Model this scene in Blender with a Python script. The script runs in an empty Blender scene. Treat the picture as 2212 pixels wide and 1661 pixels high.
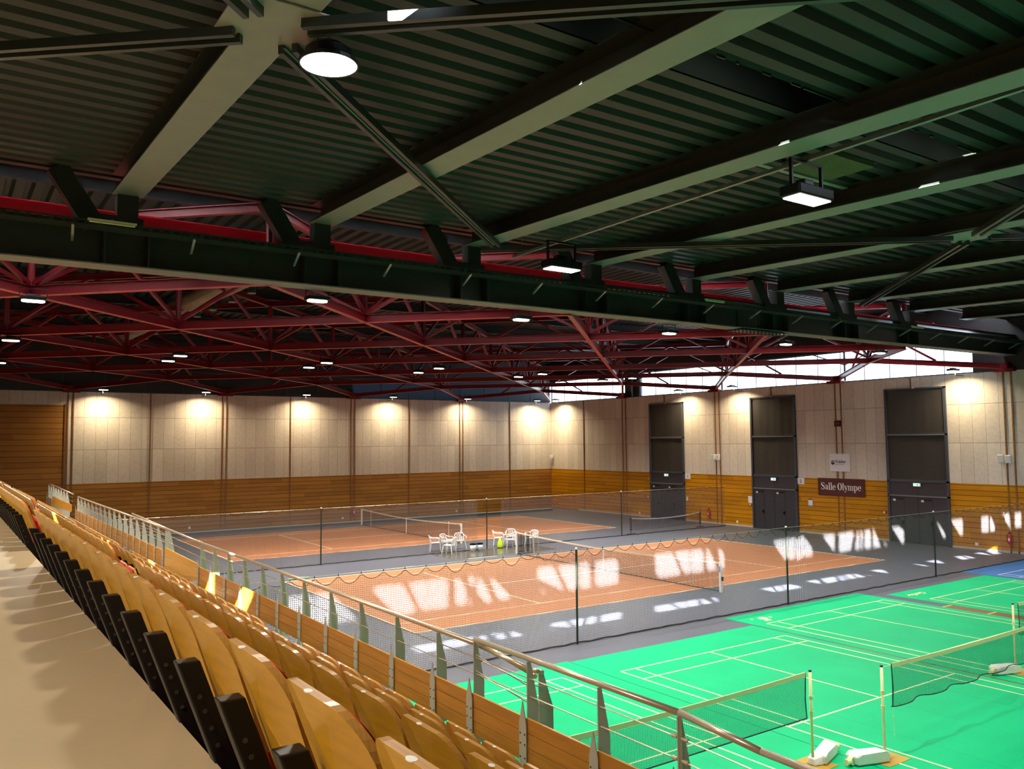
import bpy, math, random
from mathutils import Vector, Matrix
random.seed(7)
PI = math.pi
sc = bpy.context.scene
COL = sc.collection

# ------------------------------------------------------------------ camera
cam_d = bpy.data.cameras.new('camera'); cam = bpy.data.objects.new('camera', cam_d); COL.objects.link(cam)
cam_d.sensor_fit = 'HORIZONTAL'; cam_d.sensor_width = 36.0
cam_d.lens = 1790.148 * 36.0 / 2212.0
cam_d.clip_start = 0.02; cam_d.clip_end = 400
cR = Vector((0.82299896, -0.56797399, -0.00884637)); cU = Vector((-0.03168943, -0.06145628, 0.99760659)); cF = Vector((0.56715826, 0.82074885, 0.06857722))
cM = Matrix((cR, cU, -cF)).transposed().to_4x4(); cM.translation = Vector((-11.435996, -21.558473, 5.474533))
cam.matrix_world = cM
sc.camera = cam

# ------------------------------------------------------------------ world, sun, exposure
W = bpy.data.worlds.new('sky'); sc.world = W; W.use_nodes = True
bg = W.node_tree.nodes['Background']; bg.inputs['Color'].default_value = (0.80, 0.91, 1.0, 1); bg.inputs['Strength'].default_value = 6.5
SUN_DIR = Vector((1.0, 1.06, -0.94)).normalized()
sl = bpy.data.lights.new('sun', 'SUN'); sl.energy = 150; sl.angle = math.radians(0.6); sl.color = (1, 0.97, 0.93)
so = bpy.data.objects.new('sun', sl); COL.objects.link(so)
so.rotation_euler = SUN_DIR.to_track_quat('-Z', 'Y').to_euler(); so.location = (-20, -40, 40)
vs = sc.view_settings; vs.view_transform = 'Standard'; vs.look = 'None'; vs.gamma = 1; vs.exposure = 0.0; vs.use_curve_mapping = False
cy = sc.cycles
cy.use_denoising = True; cy.max_bounces = 8; cy.diffuse_bounces = 4; cy.glossy_bounces = 3; cy.transmission_bounces = 4
cy.transparent_max_bounces = 24; cy.sample_clamp_indirect = 4.0; cy.sample_clamp_direct = 0; cy.caustics_reflective = False; cy.caustics_refractive = False
try: cy.denoiser = 'OPENIMAGEDENOISE'
except Exception: pass
LAMP_W = 500.0       # power of one hall lamp
LAMP_COL = (1.0, 0.91, 0.77)

# ------------------------------------------------------------------ materials
MATS = {}
def mat(name, col, rough=0.6, metal=0.0, var=0.0, vscale=6.0, bump=0.0, bscale=40.0, spec=0.5, stretch=None):
    if name in MATS: return MATS[name]
    m = bpy.data.materials.new(name); m.use_nodes = True; nt = m.node_tree; b = nt.nodes['Principled BSDF']
    b.inputs['Base Color'].default_value = (*col, 1); b.inputs['Roughness'].default_value = rough; b.inputs['Metallic'].default_value = metal
    b.inputs['Specular IOR Level'].default_value = spec
    if var or bump:
        tc = nt.nodes.new('ShaderNodeTexCoord'); mp = nt.nodes.new('ShaderNodeMapping'); nt.links.new(tc.outputs['Object'], mp.inputs['Vector'])
        if stretch: mp.inputs['Scale'].default_value = stretch
    if var:
        n = nt.nodes.new('ShaderNodeTexNoise'); n.inputs['Scale'].default_value = vscale; n.inputs['Detail'].default_value = 5
        nt.links.new(mp.outputs['Vector'], n.inputs['Vector'])
        r = nt.nodes.new('ShaderNodeMapRange'); r.inputs['From Min'].default_value = 0.3; r.inputs['From Max'].default_value = 0.7
        r.inputs['To Min'].default_value = 1 - var; r.inputs['To Max'].default_value = 1 + var
        nt.links.new(n.outputs['Fac'], r.inputs['Value'])
        mx = nt.nodes.new('ShaderNodeVectorMath'); mx.operation = 'SCALE'; mx.inputs[0].default_value = col
        nt.links.new(r.outputs['Result'], mx.inputs['Scale']); nt.links.new(mx.outputs['Vector'], b.inputs['Base Color'])
    if bump:
        n2 = nt.nodes.new('ShaderNodeTexNoise'); n2.inputs['Scale'].default_value = bscale; nt.links.new(mp.outputs['Vector'], n2.inputs['Vector'])
        bp = nt.nodes.new('ShaderNodeBump'); bp.inputs['Strength'].default_value = bump; bp.inputs['Distance'].default_value = 0.01
        nt.links.new(n2.outputs['Fac'], bp.inputs['Height']); nt.links.new(bp.outputs['Normal'], b.inputs['Normal'])
    MATS[name] = m; return m

def nodes_of(name, rough=0.5, spec=0.5):
    m = bpy.data.materials.new(name); m.use_nodes = True; MATS[name] = m
    nt = m.node_tree; b = nt.nodes['Principled BSDF']; b.inputs['Roughness'].default_value = rough; b.inputs['Specular IOR Level'].default_value = spec
    return m, nt, b
def nd(nt, typ, **kw):
    n = nt.nodes.new(typ)
    for k, v in kw.items():
        if k.startswith('i_'):
            key = k[2:]
            n.inputs[int(key) if key.isdigit() else key].default_value = v
        else: setattr(n, k, v)
    return n
def mth(nt, op, a, b=None, c=None):
    n = nt.nodes.new('ShaderNodeMath'); n.operation = op
    for i, v in enumerate((a, b, c)):
        if v is None: continue
        if isinstance(v, (int, float)): n.inputs[i].default_value = v
        else: nt.links.new(v, n.inputs[i])
    return n.outputs[0]

def plank_mat(name, cols, axis, board=0.26, length=2.2, gap=0.022, rough=0.5, zoff=0.0):
    """horizontal timber boards on a vertical wall; axis = the horizontal world axis"""
    m, nt, b = nodes_of(name, rough, 0.25)
    g = nd(nt, 'ShaderNodeNewGeometry'); s = nd(nt, 'ShaderNodeSeparateXYZ'); nt.links.new(g.outputs['Position'], s.inputs[0])
    h = s.outputs[axis]; z = s.outputs['Z']
    zb = mth(nt, 'DIVIDE', mth(nt, 'SUBTRACT', z, zoff), board); row = mth(nt, 'FLOOR', zb); fz = mth(nt, 'FRACT', zb)
    wn = nd(nt, 'ShaderNodeTexWhiteNoise', noise_dimensions='1D'); nt.links.new(row, wn.inputs['W'])
    hs = mth(nt, 'DIVIDE', mth(nt, 'ADD', h, mth(nt, 'MULTIPLY', wn.outputs['Value'], 3.0)), length); cell = mth(nt, 'FLOOR', hs)
    cmb = nd(nt, 'ShaderNodeCombineXYZ'); nt.links.new(row, cmb.inputs[0]); nt.links.new(cell, cmb.inputs[1])
    wn2 = nd(nt, 'ShaderNodeTexWhiteNoise', noise_dimensions='3D'); nt.links.new(cmb.outputs[0], wn2.inputs['Vector'])
    # grain
    cg = nd(nt, 'ShaderNodeCombineXYZ'); nt.links.new(mth(nt, 'MULTIPLY', h, 0.7), cg.inputs[0]); nt.links.new(mth(nt, 'MULTIPLY', z, 28), cg.inputs[1]); nt.links.new(mth(nt, 'MULTIPLY', wn2.outputs['Value'], 20), cg.inputs[2])
    ns = nd(nt, 'ShaderNodeTexNoise', i_Scale=1.0, i_Detail=4.0); nt.links.new(cg.outputs[0], ns.inputs['Vector'])
    f = mth(nt, 'ADD', mth(nt, 'MULTIPLY', wn2.outputs['Value'], 0.32), mth(nt, 'MULTIPLY', ns.outputs['Fac'], 0.75))
    cr = nd(nt, 'ShaderNodeValToRGB'); nt.links.new(f, cr.inputs['Fac'])
    e = cr.color_ramp.elements; e[0].position = 0.15; e[0].color = (*cols[0], 1); e[1].position = 0.9; e[1].color = (*cols[1], 1)
    # joints: real dark gaps between boards
    j = mth(nt, 'LESS_THAN', fz, gap / board)
    mx = nd(nt, 'ShaderNodeMix', data_type='RGBA'); nt.links.new(j, mx.inputs['Factor']); nt.links.new(cr.outputs['Color'], mx.inputs['A']); mx.inputs['B'].default_value = (0.03, 0.014, 0.004, 1)
    nt.links.new(mx.outputs['Result'], b.inputs['Base Color'])
    return m

def panel_mat(name, axis, w, h0):
    """pale wood-wool acoustic panels with thin joints"""
    m, nt, b = nodes_of(name, 0.9, 0.15)
    g = nd(nt, 'ShaderNodeNewGeometry'); s = nd(nt, 'ShaderNodeSeparateXYZ'); nt.links.new(g.outputs['Position'], s.inputs[0])
    h = mth(nt, 'DIVIDE', mth(nt, 'SUBTRACT', s.outputs[axis], h0), w); fh = mth(nt, 'FRACT', h)
    z = s.outputs['Z']; j = mth(nt, 'LESS_THAN', fh, 0.02)
    for zz in (5.2, 7.12):
        j = mth(nt, 'MAXIMUM', j, mth(nt, 'LESS_THAN', mth(nt, 'ABSOLUTE', mth(nt, 'SUBTRACT', z, zz)), 0.010))
    row = mth(nt, 'ADD', mth(nt, 'GREATER_THAN', z, 5.2), mth(nt, 'GREATER_THAN', z, 7.12))
    cmb = nd(nt, 'ShaderNodeCombineXYZ'); nt.links.new(mth(nt, 'FLOOR', h), cmb.inputs[0]); nt.links.new(row, cmb.inputs[1])
    wn = nd(nt, 'ShaderNodeTexWhiteNoise', noise_dimensions='3D'); nt.links.new(cmb.outputs[0], wn.inputs['Vector'])
    ns = nd(nt, 'ShaderNodeTexNoise', i_Scale=7.0, i_Detail=8.0, i_Roughness=0.75); nt.links.new(g.outputs['Position'], ns.inputs['Vector'])
    v = mth(nt, 'ADD', mth(nt, 'MULTIPLY', wn.outputs['Value'], 0.10), mth(nt, 'MULTIPLY', ns.outputs['Fac'], 0.35))
    cr = nd(nt, 'ShaderNodeValToRGB'); nt.links.new(v, cr.inputs['Fac']); e = cr.color_ramp.elements
    e[0].position = 0.08; e[0].color = (0.50, 0.44, 0.39, 1); e[1].position = 0.36; e[1].color = (0.80, 0.73, 0.67, 1)
    mx = nd(nt, 'ShaderNodeMix', data_type='RGBA'); nt.links.new(j, mx.inputs['Factor']); nt.links.new(cr.outputs['Color'], mx.inputs['A']); mx.inputs['B'].default_value = (0.20, 0.17, 0.14, 1)
    nt.links.new(mx.outputs['Result'], b.inputs['Base Color']); return m

def net_mat(name, col, cell, thread):
    """knotted mesh: opaque threads on a uv grid measured in metres"""
    m, nt, b = nodes_of(name, 0.7)
    b.inputs['Base Color'].default_value = (*col, 1)
    uv = nd(nt, 'ShaderNodeUVMap'); s = nd(nt, 'ShaderNodeSeparateXYZ'); nt.links.new(uv.outputs[0], s.inputs[0])
    k = None
    for o in ('X', 'Y'):
        t = mth(nt, 'LESS_THAN', mth(nt, 'FRACT', mth(nt, 'DIVIDE', s.outputs[o], cell)), thread / cell)
        k = t if k is None else mth(nt, 'MAXIMUM', k, t)
    tr = nd(nt, 'ShaderNodeBsdfTransparent'); mx = nd(nt, 'ShaderNodeMixShader'); nt.links.new(k, mx.inputs[0]); nt.links.new(tr.outputs[0], mx.inputs[1]); nt.links.new(b.outputs[0], mx.inputs[2])
    nt.links.new(mx.outputs[0], nt.nodes['Material Output'].inputs['Surface']); return m

def emit(name, col, strength):
    if name in MATS: return MATS[name]
    m = bpy.data.materials.new(name); m.use_nodes = True; nt = m.node_tree; b = nt.nodes['Principled BSDF']
    b.inputs['Base Color'].default_value = (*col, 1); b.inputs['Emission Color'].default_value = (*col, 1); b.inputs['Emission Strength'].default_value = strength
    MATS[name] = m; return m

M = {}
M['wood_back'] = plank_mat('oiled_boards_back', ((0.23, 0.095, 0.014), (0.50, 0.23, 0.04)), 'X')
M['wood_back_high'] = plank_mat('wide_boards_back', ((0.24, 0.095, 0.016), (0.48, 0.22, 0.045)), 'X', board=0.325, length=3.0, zoff=3.2)
M['wood_right'] = plank_mat('oiled_boards_right', ((0.32, 0.120, 0.002), (0.66, 0.29, 0.004)), 'Y')
M['panel_back'] = panel_mat('acoustic_panels_back', 'X', 0.64, 3.96)
M['panel_right'] = panel_mat('acoustic_panels_right', 'Y', 0.64, 6.9)
M['strip'] = mat('brown_batten', (0.22, 0.09, 0.02), 0.5, var=0.25, vscale=9)
M['floor'] = mat('grey_sports_floor', (0.080, 0.087, 0.120), 0.42, var=0.05, vscale=1.5)
M['clay'] = mat('orange_court_paint', (0.40, 0.145, 0.052), 0.6, var=0.05, vscale=2)
M['white_line'] = mat('white_court_line', (0.80, 0.72, 0.56), 0.5)
M['green'] = mat('green_court_mat', (0.0, 0.42, 0.18), 0.55, spec=0.10, var=0.06, vscale=0.8, bump=0.05, bscale=1.2)
M['blue'] = mat('blue_court_mat', (0.02, 0.17, 0.52), 0.36, var=0.05, vscale=0.8)
M['mat_line'] = mat('cream_court_line', (0.78, 0.74, 0.42), 0.45)
M['brown_floor'] = mat('brown_floor_zone', (0.17, 0.065, 0.01), 0.45)
M['yellow_line'] = mat('ochre_floor_line', (0.55, 0.42, 0.08), 0.5)
M['concrete'] = mat('beige_coated_concrete', (0.42, 0.32, 0.19), 0.33, var=0.04, vscale=1.5, bump=0.10, bscale=7.0, spec=0.6)
M['dark_steel'] = mat('dark_green_steel', (0.018, 0.024, 0.018), 0.38, spec=0.5)
M['beam_steel'] = mat('grey_steel_and_lit_flange', (0.25, 0.235, 0.205), 0.42, var=0.06, vscale=2, spec=0.5)
M['girder_lit'] = mat('floor_lit_flange', (0.17, 0.155, 0.13), 0.5, var=0.06, vscale=2)  # girder underside, colour lightened for light bounced up from the floor
M['deck'] = mat('grey_green_roof_deck', (0.020, 0.023, 0.017), 0.42, spec=0.3, bump=0.25, bscale=300)
M['deck_hall'] = mat('dark_hall_roof_deck', (0.02, 0.025, 0.027), 0.5, spec=0.25)
M['red'] = mat('red_truss_paint', (0.13, 0.0035, 0.007), 0.35, spec=0.3)
M['red_lit'] = mat('red_lit_flange', (0.42, 0.05, 0.04), 0.4)  # truss red, lightened to show the bottom flanges catching light
M['red_daylit'] = mat('daylit_red_beam', (0.70, 0.02, 0.05), 0.35)  # truss red, brightened as if daylight fell on the edge beam
M['black'] = mat('black_plastic', (0.006, 0.0055, 0.0055), 0.42, spec=0.3)
M['fascia'] = mat('black_fascia', (0.010, 0.010, 0.013), 0.55)
M['ply'] = mat('varnished_plywood', (0.54, 0.275, 0.018), 0.28, var=0.10, vscale=3.0, spec=0.4, stretch=(1, 2, 14))
M['ply_edge'] = mat('plywood_edge', (0.50, 0.24, 0.05), 0.3, var=0.2, vscale=3, stretch=(90, 1, 1))
M['redfab'] = mat('red_upholstery', (0.55, 0.015, 0.008), 0.75, var=0.06, vscale=60)
M['label'] = mat('white_number_disc', (0.8, 0.78, 0.74), 0.4)
M['steel'] = mat('brushed_stainless', (0.66, 0.60, 0.46), 0.3, metal=0.6)
M['plate'] = mat('satin_steel_plate', (0.42, 0.44, 0.37), 0.45, metal=0.1)
M['parapet'] = mat('honey_parapet_board', (0.42, 0.185, 0.018), 0.4, var=0.18, vscale=2.5, stretch=(1, 0.5, 9))
M['parapet_gold'] = mat('golden_parapet_board', (0.62, 0.32, 0.035), 0.33, var=0.12, vscale=2.5, stretch=(1, 0.5, 9))
M['white'] = mat('white_plastic', (0.80, 0.80, 0.82), 0.35)
M['cream'] = mat('cream_painted_metal', (0.78, 0.74, 0.42), 0.4)
M['paleblue'] = mat('pale_blue_plastic', (0.62, 0.74, 0.88), 0.4)
M['lime'] = mat('lime_fabric', (0.62, 0.90, 0.02), 0.7)
M['door'] = mat('anthracite_door', (0.035, 0.035, 0.045), 0.4)
M['frame'] = mat('blue_grey_frame', (0.045, 0.055, 0.08), 0.4)
M['blind'] = mat('dark_roller_blind', (0.032, 0.027, 0.023), 0.8, bump=0.5, bscale=1.6)
M['signred'] = mat('oxblood_board', (0.07, 0.006, 0.005), 0.5, var=0.15, vscale=4)
M['letter'] = mat('white_lettering', (0.85, 0.85, 0.88), 0.5)
M['ink'] = mat('dark_ink', (0.03, 0.03, 0.06), 0.5)
M['grey_ink'] = mat('grey_ink', (0.35, 0.35, 0.38), 0.5)
M['paper'] = mat('white_board', (0.78, 0.76, 0.84), 0.5)
M['ext_red'] = mat('extinguisher_red', (0.50, 0.01, 0.01), 0.3)
M['duct'] = mat('spiral_duct_metal', (0.34, 0.28, 0.22), 0.45, metal=0.5)
M['tan'] = mat('tan_base_mat', (0.42, 0.26, 0.03), 0.6)
M['fibre'] = mat('mineral_fibre', (0.09, 0.085, 0.035), 0.9, var=0.35, vscale=30)
M['galv'] = mat('galvanised_tray', (0.30, 0.34, 0.30), 0.35, metal=0.7)
M['plinth'] = mat('dark_grey_kerb', (0.10, 0.10, 0.085), 0.6)
M['plinth_top'] = mat('light_kerb_edge', (0.50, 0.50, 0.50), 0.4)
M['net'] = net_mat('black_divider_netting', (0.16, 0.155, 0.17), 0.045, 0.0060)
M['tnet'] = net_mat('black_tennis_netting', (0.02, 0.018, 0.018), 0.042, 0.007)
M['bnet'] = net_mat('dark_badminton_netting', (0.03, 0.10, 0.05), 0.02, 0.0045)
M['cord'] = mat('black_cord', (0.02, 0.02, 0.022), 0.6)
M['lamp_glow'] = emit('lamp_diffuser', (1.0, 0.93, 0.80), 9.0)
M['exit_glow'] = emit('exit_sign_face', (0.55, 1.0, 0.85), 1.2)
M['tube'] = mat('unlit_tube', (0.55, 0.52, 0.33), 0.4)
M['screen_red'] = emit('red_digits', (0.7, 0.02, 0.02), 0.6)
def skylight_mat():
    m, nt, b = nodes_of('translucent_rooflight', 0.5)
    t = nd(nt, 'ShaderNodeBsdfTranslucent', i_Color=(0.75, 0.78, 0.8, 1)); mx = nd(nt, 'ShaderNodeMixShader'); mx.inputs[0].default_value = 0.75
    nt.links.new(b.outputs[0], mx.inputs[1]); nt.links.new(t.outputs[0], mx.inputs[2]); nt.links.new(mx.outputs[0], nt.nodes['Material Output'].inputs['Surface']); return m
M['skylight'] = skylight_mat()
def shade_mat():
    m, nt, b = nodes_of('dark_window_shade', 0.7); b.inputs['Base Color'].default_value = (0.02, 0.022, 0.028, 1)
    t = nd(nt, 'ShaderNodeBsdfTranslucent', i_Color=(0.035, 0.05, 0.065, 1)); ad = nd(nt, 'ShaderNodeAddShader')
    nt.links.new(b.outputs[0], ad.inputs[0]); nt.links.new(t.outputs[0], ad.inputs[1]); nt.links.new(ad.outputs[0], nt.nodes['Material Output'].inputs['Surface']); return m
M['shade'] = shade_mat()
def glass_mat():
    m, nt, b = nodes_of('clear_glazing', 0.1)
    t = nd(nt, 'ShaderNodeBsdfTransparent', i_Color=(0.93, 0.97, 1.0, 1)); g = nd(nt, 'ShaderNodeBsdfGlossy', i_Roughness=0.05); mx = nd(nt, 'ShaderNodeMixShader'); mx.inputs[0].default_value = 0.04
    nt.links.new(t.outputs[0], mx.inputs[1]); nt.links.new(g.outputs[0], mx.inputs[2]); nt.links.new(mx.outputs[0], nt.nodes['Material Output'].inputs['Surface']); return m
M['glass'] = glass_mat()

# ------------------------------------------------------------------ mesh builder
class MB:
    def __init__(s): s.v = []; s.f = []; s.mi = []; s.uv = {}
    def add(s, vs, fs, mi=0):
        o = len(s.v); s.v += [tuple(p) for p in vs]
        for f in fs: s.f.append(tuple(i + o for i in f)); s.mi.append(mi)
    def box(s, x0, y0, z0, x1, y1, z1, mi=0):
        s.add([(x0,y0,z0),(x1,y0,z0),(x1,y1,z0),(x0,y1,z0),(x0,y0,z1),(x1,y0,z1),(x1,y1,z1),(x0,y1,z1)],
              [(0,3,2,1),(4,5,6,7),(0,1,5,4),(1,2,6,5),(2,3,7,6),(3,0,4,7)], mi)
        return s
    def bar(s, a, b, w, h, mi=0, up=(0,0,1)):
        a = Vector(a); b = Vector(b); d = (b - a).normalized(); u = Vector(up)
        if abs(d.dot(u)) > 0.98: u = Vector((1,0,0))
        r = d.cross(u).normalized(); u = r.cross(d).normalized(); r *= w/2; u *= h/2
        s.add([a-r-u, a+r-u, a+r+u, a-r+u, b-r-u, b+r-u, b+r+u, b-r+u],
              [(0,3,2,1),(4,5,6,7),(0,1,5,4),(1,2,6,5),(2,3,7,6),(3,0,4,7)], mi); return s
    def ibeam(s, a, b, w, h, tf=0.02, tw=0.012, mi=0, mflange=None, up=(0,0,1)):
        """a-b is the centre line of the section"""
        a = Vector(a); b = Vector(b); d = (b - a).normalized(); u = Vector(up); r = d.cross(u).normalized(); u = r.cross(d).normalized()
        mf = mi if mflange is None else mflange
        s.bar(a, b, tw, h - 2*tf, mi, up); s.bar(a - u*(h/2 - tf/2), b - u*(h/2 - tf/2), w, tf, mf, up); s.bar(a + u*(h/2 - tf/2), b + u*(h/2 - tf/2), w, tf, mi, up); return s
    def cyl(s, a, b, r0, r1=None, n=12, mi=0, caps=True):
        a = Vector(a); b = Vector(b); r1 = r0 if r1 is None else r1; d = (b - a).normalized()
        u = Vector((0,0,1)) if abs(d.z) < 0.95 else Vector((1,0,0)); x = d.cross(u).normalized(); y = x.cross(d)
        vs = []
        for c, r in ((a, r0), (b, r1)):
            for i in range(n):
                t = 2*PI*i/n; vs.append(c + x*math.cos(t)*r + y*math.sin(t)*r)
        fs = [(i, (i+1) % n, n + (i+1) % n, n + i) for i in range(n)]
        if caps: fs += [tuple(range(n))[::-1], tuple(range(n, 2*n))]
        s.add(vs, fs, mi); return s
    def tube(s, pts, r, n=8, mi=0):
        for a, b in zip(pts[:-1], pts[1:]): s.cyl(a, b, r, n=n, mi=mi)
        return s
    def poly(s, pts, d, mi=0):
        """flat polygon extruded by vector d"""
        n = len(pts); d = Vector(d); P = [Vector(p) for p in pts]
        s.add(P + [p + d for p in P], [tuple(range(n))[::-1], tuple(range(n, 2*n))] + [(i, (i+1) % n, n + (i+1) % n, n + i) for i in range(n)], mi); return s
    def lathe(s, prof, c, n=20, mi=0):
        c = Vector(c); vs = []; fs = []
        for r, z in prof:
            for i in range(n): t = 2*PI*i/n; vs.append((c.x + r*math.cos(t), c.y + r*math.sin(t), c.z + z))
        for k in range(len(prof)-1):
            for i in range(n): fs.append((k*n+i, k*n+(i+1) % n, (k+1)*n+(i+1) % n, (k+1)*n+i))
        s.add(vs, fs, mi); return s
    def mesh(s, name, mats, smooth=False):
        me = bpy.data.meshes.new(name); me.from_pydata(s.v, [], s.f)
        for m in (mats if isinstance(mats, (list, tuple)) else [mats]): me.materials.append(m)
        me.polygons.foreach_set('material_index', s.mi)
        if smooth: me.polygons.foreach_set('use_smooth', [True]*len(me.polygons))
        me.update(); return me
    def build(s, name, mats, parent=None, smooth=False, bevel=0, loc=None):
        o = bpy.data.objects.new(name, s.mesh(name, mats, smooth)); COL.objects.link(o)
        if parent: o.parent = parent
        if loc: o.location = loc
        if bevel:
            b = o.modifiers.new('bevel', 'BEVEL'); b.width = bevel; b.segments = 2; b.limit_method = 'ANGLE'
        return o
def tag(o, label=None, cat=None, group=None, kind=None):
    if label: o['label'] = label
    if cat: o['category'] = cat
    if group: o['group'] = group
    if kind: o['kind'] = kind
    return o
def struct(name, mb, mats, **k): return tag(mb.build(name, mats, **k), kind='structure')
def empty(name, loc, label=None, cat=None, group=None, rz=0):
    o = bpy.data.objects.new(name, None); COL.objects.link(o); o.location = loc; o.rotation_euler = (0,0,rz); o.empty_display_size = 0.2
    return tag(o, label, cat, group)
def copy_tree(o, parent=None):
    c = o.copy(); COL.objects.link(c)
    if parent: c.parent = parent
    for ch in list(o.children): copy_tree(ch, c)
    return c
ORD = ['zeroth','first','second','third','fourth','fifth','sixth','seventh','eighth','ninth','tenth','eleventh','twelfth','thirteenth','fourteenth','fifteenth','sixteenth','seventeenth','eighteenth','nineteenth','twentieth','twenty-first','twenty-second','twenty-third','twenty-fourth','twenty-fifth','twenty-sixth','twenty-seventh','twenty-eighth','twenty-ninth','thirtieth']

# ------------------------------------------------------------------ room
XW, YW, ZT = 30.5, 33.5, 8.65
XL, YF = -19.0, -28.0
mb = MB(); mb.add([(XL,YF,0),(XW+0.3,YF,0),(XW+0.3,YW+0.3,0),(XL,YW+0.3,0)], [(0,1,2,3)]); struct('floor', mb, M['floor'])
# back wall: timber below, acoustic panels above, a taller timber field at the far left
mb = MB()
mb.box(-5.3, YW, 0, XW+0.3, YW+0.3, 3.2, 0); mb.box(-5.3, YW+0.02, 3.2, XW+0.3, YW+0.3, ZT, 1)
mb.box(XL, YW, 0, -5.3, YW+0.3, 3.2, 0); mb.box(XL, YW, 3.2, -5.3, YW+0.3, 7.85, 2); mb.box(XL, YW+0.02, 7.85, -5.3, YW+0.3, ZT, 1)
mb.box(XL, YW, 10.1, XW+0.3, YW+0.3, 12.6, 3)
struct('wall_back', mb, [M['wood_back'], M['panel_back'], M['wood_back_high'], M['fascia']])
mb = MB(); mb.box(XW, YF, 0, XW+0.3, YW, 3.2, 0); mb.box(XW+0.02, YF, 3.2, XW+0.3, YW, ZT, 1)
mb.box(XW, YF, 10.4, XW+0.3, YW, 12.6, 2); mb.box(XW, YF, ZT, XW+0.3, -0.95, 10.4, 2); mb.box(XW, 22.8, ZT, XW+0.3, 24.35, 10.4, 2)
struct('wall_right', mb, [M['wood_right'], M['panel_right'], M['fascia']])
mb = MB(); mb.box(XL-0.3, YF, 0, XL, YW+0.3, 12.6, 0); struct('wall_left', mb, M['panel_right'])
mb = MB(); mb.box(XL-0.3, YF-0.3, 0, XW+0.3, YF, 12.6, 0); struct('wall_front', mb, M['panel_back'])
# battens on the walls
NODEX = [-5.08, 3.83, 12.81, 21.80]; NODEY = [24.5, 15.5, 6.6, -2.5]
mb = MB()
for x in NODEX:
    for d in (-0.14, 0.14): mb.box(x+d-0.035, YW-0.03, 0, x+d+0.035, YW+0.01, ZT)
for x in (-0.67, 8.25, 17.26, 26.36): mb.box(x-0.035, YW-0.03, 0, x+0.035, YW+0.01, ZT)
mb.box(-5.40, YW-0.04, 0, -5.30, YW+0.01, 7.9)
struct('trim_1', mb, M['strip'])
mb = MB()
for y in NODEY:
    for d in (-0.18, 0.18): mb.box(XW-0.03, y+d-0.035, 0, XW+0.01, y+d+0.035, ZT)
mb.box(XW-0.03, 29.18, 0, XW+0.01, 29.25, ZT)
for y in (20.3, 11.2, 2.3): mb.box(XW-0.03, y-0.035, 8.1, XW+0.01, y+0.035, ZT)
struct('trim_2', mb, M['strip'])
mb = MB(); mb.box(-12, 30.9, 0, 28.6, 31.15, 0.17, 0); mb.box(-12, 30.9, 0.17, 28.6, 31.2, 0.19, 1); struct('baseboard_back', mb, [M['plinth'], M['plinth_top']])
mb = MB(); mb.box(XW-0.03, -8, 0, XW, 30, 0.09); struct('baseboard_right', mb, M['plinth_top'])

# clerestory windows
def window(n, axis, a0, a1, z0, z1, pos, step, pane, mull):
    """a run of panes along axis at wall position pos"""
    r = bpy.data.objects.new('window_%d' % n, None); COL.objects.link(r); tag(r, kind='structure')
    r.location = (pos, a0, z0) if axis == 'Y' else (a0, pos, z0)
    def bx(mb, a, b, c, d, t0, t1):
        if axis == 'Y': mb.box(t0, a-a0, c-z0, t1, b-a0, d-z0)
        else: mb.box(a-a0, t0, c-z0, b-a0, t1, d-z0)
    g = MB(); bx(g, a0, a1, z0, z1, 0.12, 0.13); g.build('pane', pane, r)
    fr = MB(); bx(fr, a0, a1, z0, z0+0.06, 0.08, 0.18); bx(fr, a0, a1, z1-0.06, z1, 0.08, 0.18); bx(fr, a0, a0+0.06, z0, z1, 0.08, 0.18); bx(fr, a1-0.06, a1, z0, z1, 0.08, 0.18)
    k = a0 + step
    while k < a1 - 0.3: bx(fr, k-0.014, k+0.014, z0, z1, 0.10, 0.15); k += step
    fr.build('window_frame', mull, r)
window(1, 'Y', -0.95, 22.8, ZT, 10.4, XW, 1.48, M['glass'], M['frame'])
window(2, 'Y', 24.35, YW, ZT, 10.4, XW, 1.48, M['glass'], M['frame'])
window(3, 'X', XL, 12.8, ZT, 10.1, YW, 2.25, M['fascia'], M['frame'])
window(5, 'X', 12.8, XW, ZT, 10.1, YW, 2.25, M['shade'], M['frame'])
for n, (y0, y1) in enumerate(((-0.95, 22.8), (24.35, YW))):
    l = bpy.data.lights.new('window_portal', 'AREA'); l.shape = 'RECTANGLE'; l.size = y1-y0; l.size_y = 1.75; l.cycles.is_portal = True
    o = bpy.data.objects.new('window_portal', l); COL.objects.link(o); o.location = (XW+0.02, (y0+y1)/2, 9.52)
    o.rotation_euler = Matrix(((0,0,1),(1,0,0),(0,1,0))).to_euler()

# ------------------------------------------------------------------ roofs
def deck_mesh(y0, y1, x0, x1, zf, period=0.45, depth=0.11, along='X'):
    mb = MB(); prof = []
    k = y0
    while k < y1:
        for t, dz in ((0, 0), (0.22, 0), (0.26, depth), (0.38, depth)):
            if k + t <= y1: prof.append((k + t, dz))
        k += period
    prof.append((y1, 0))
    vs = []
    for y, dz in prof:
        if along == 'X': vs += [(x0, y, zf(y)+dz), (x1, y, zf(y)+dz)]
        else: vs += [(y, x0, zf(x0)+dz), (y, x1, zf(x1)+dz)]
    mb.add(vs, [(2*i, 2*i+1, 2*i+3, 2*i+2) for i in range(len(prof)-1)]); return mb
def zdeck(y): return 11.10 + 0.035*(y + 3.0)
SL0, SL1 = -14.13, -13.42  # deck slot added so sun patches land on net and floor
HX0, HX1, HY0, HY1 = -15.8, -15.15, -15.95, -15.4     # unseen hole added to throw a sun patch on the parapet
mb = deck_mesh(SL1, -2.75, XL, XW, zdeck); 
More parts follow.
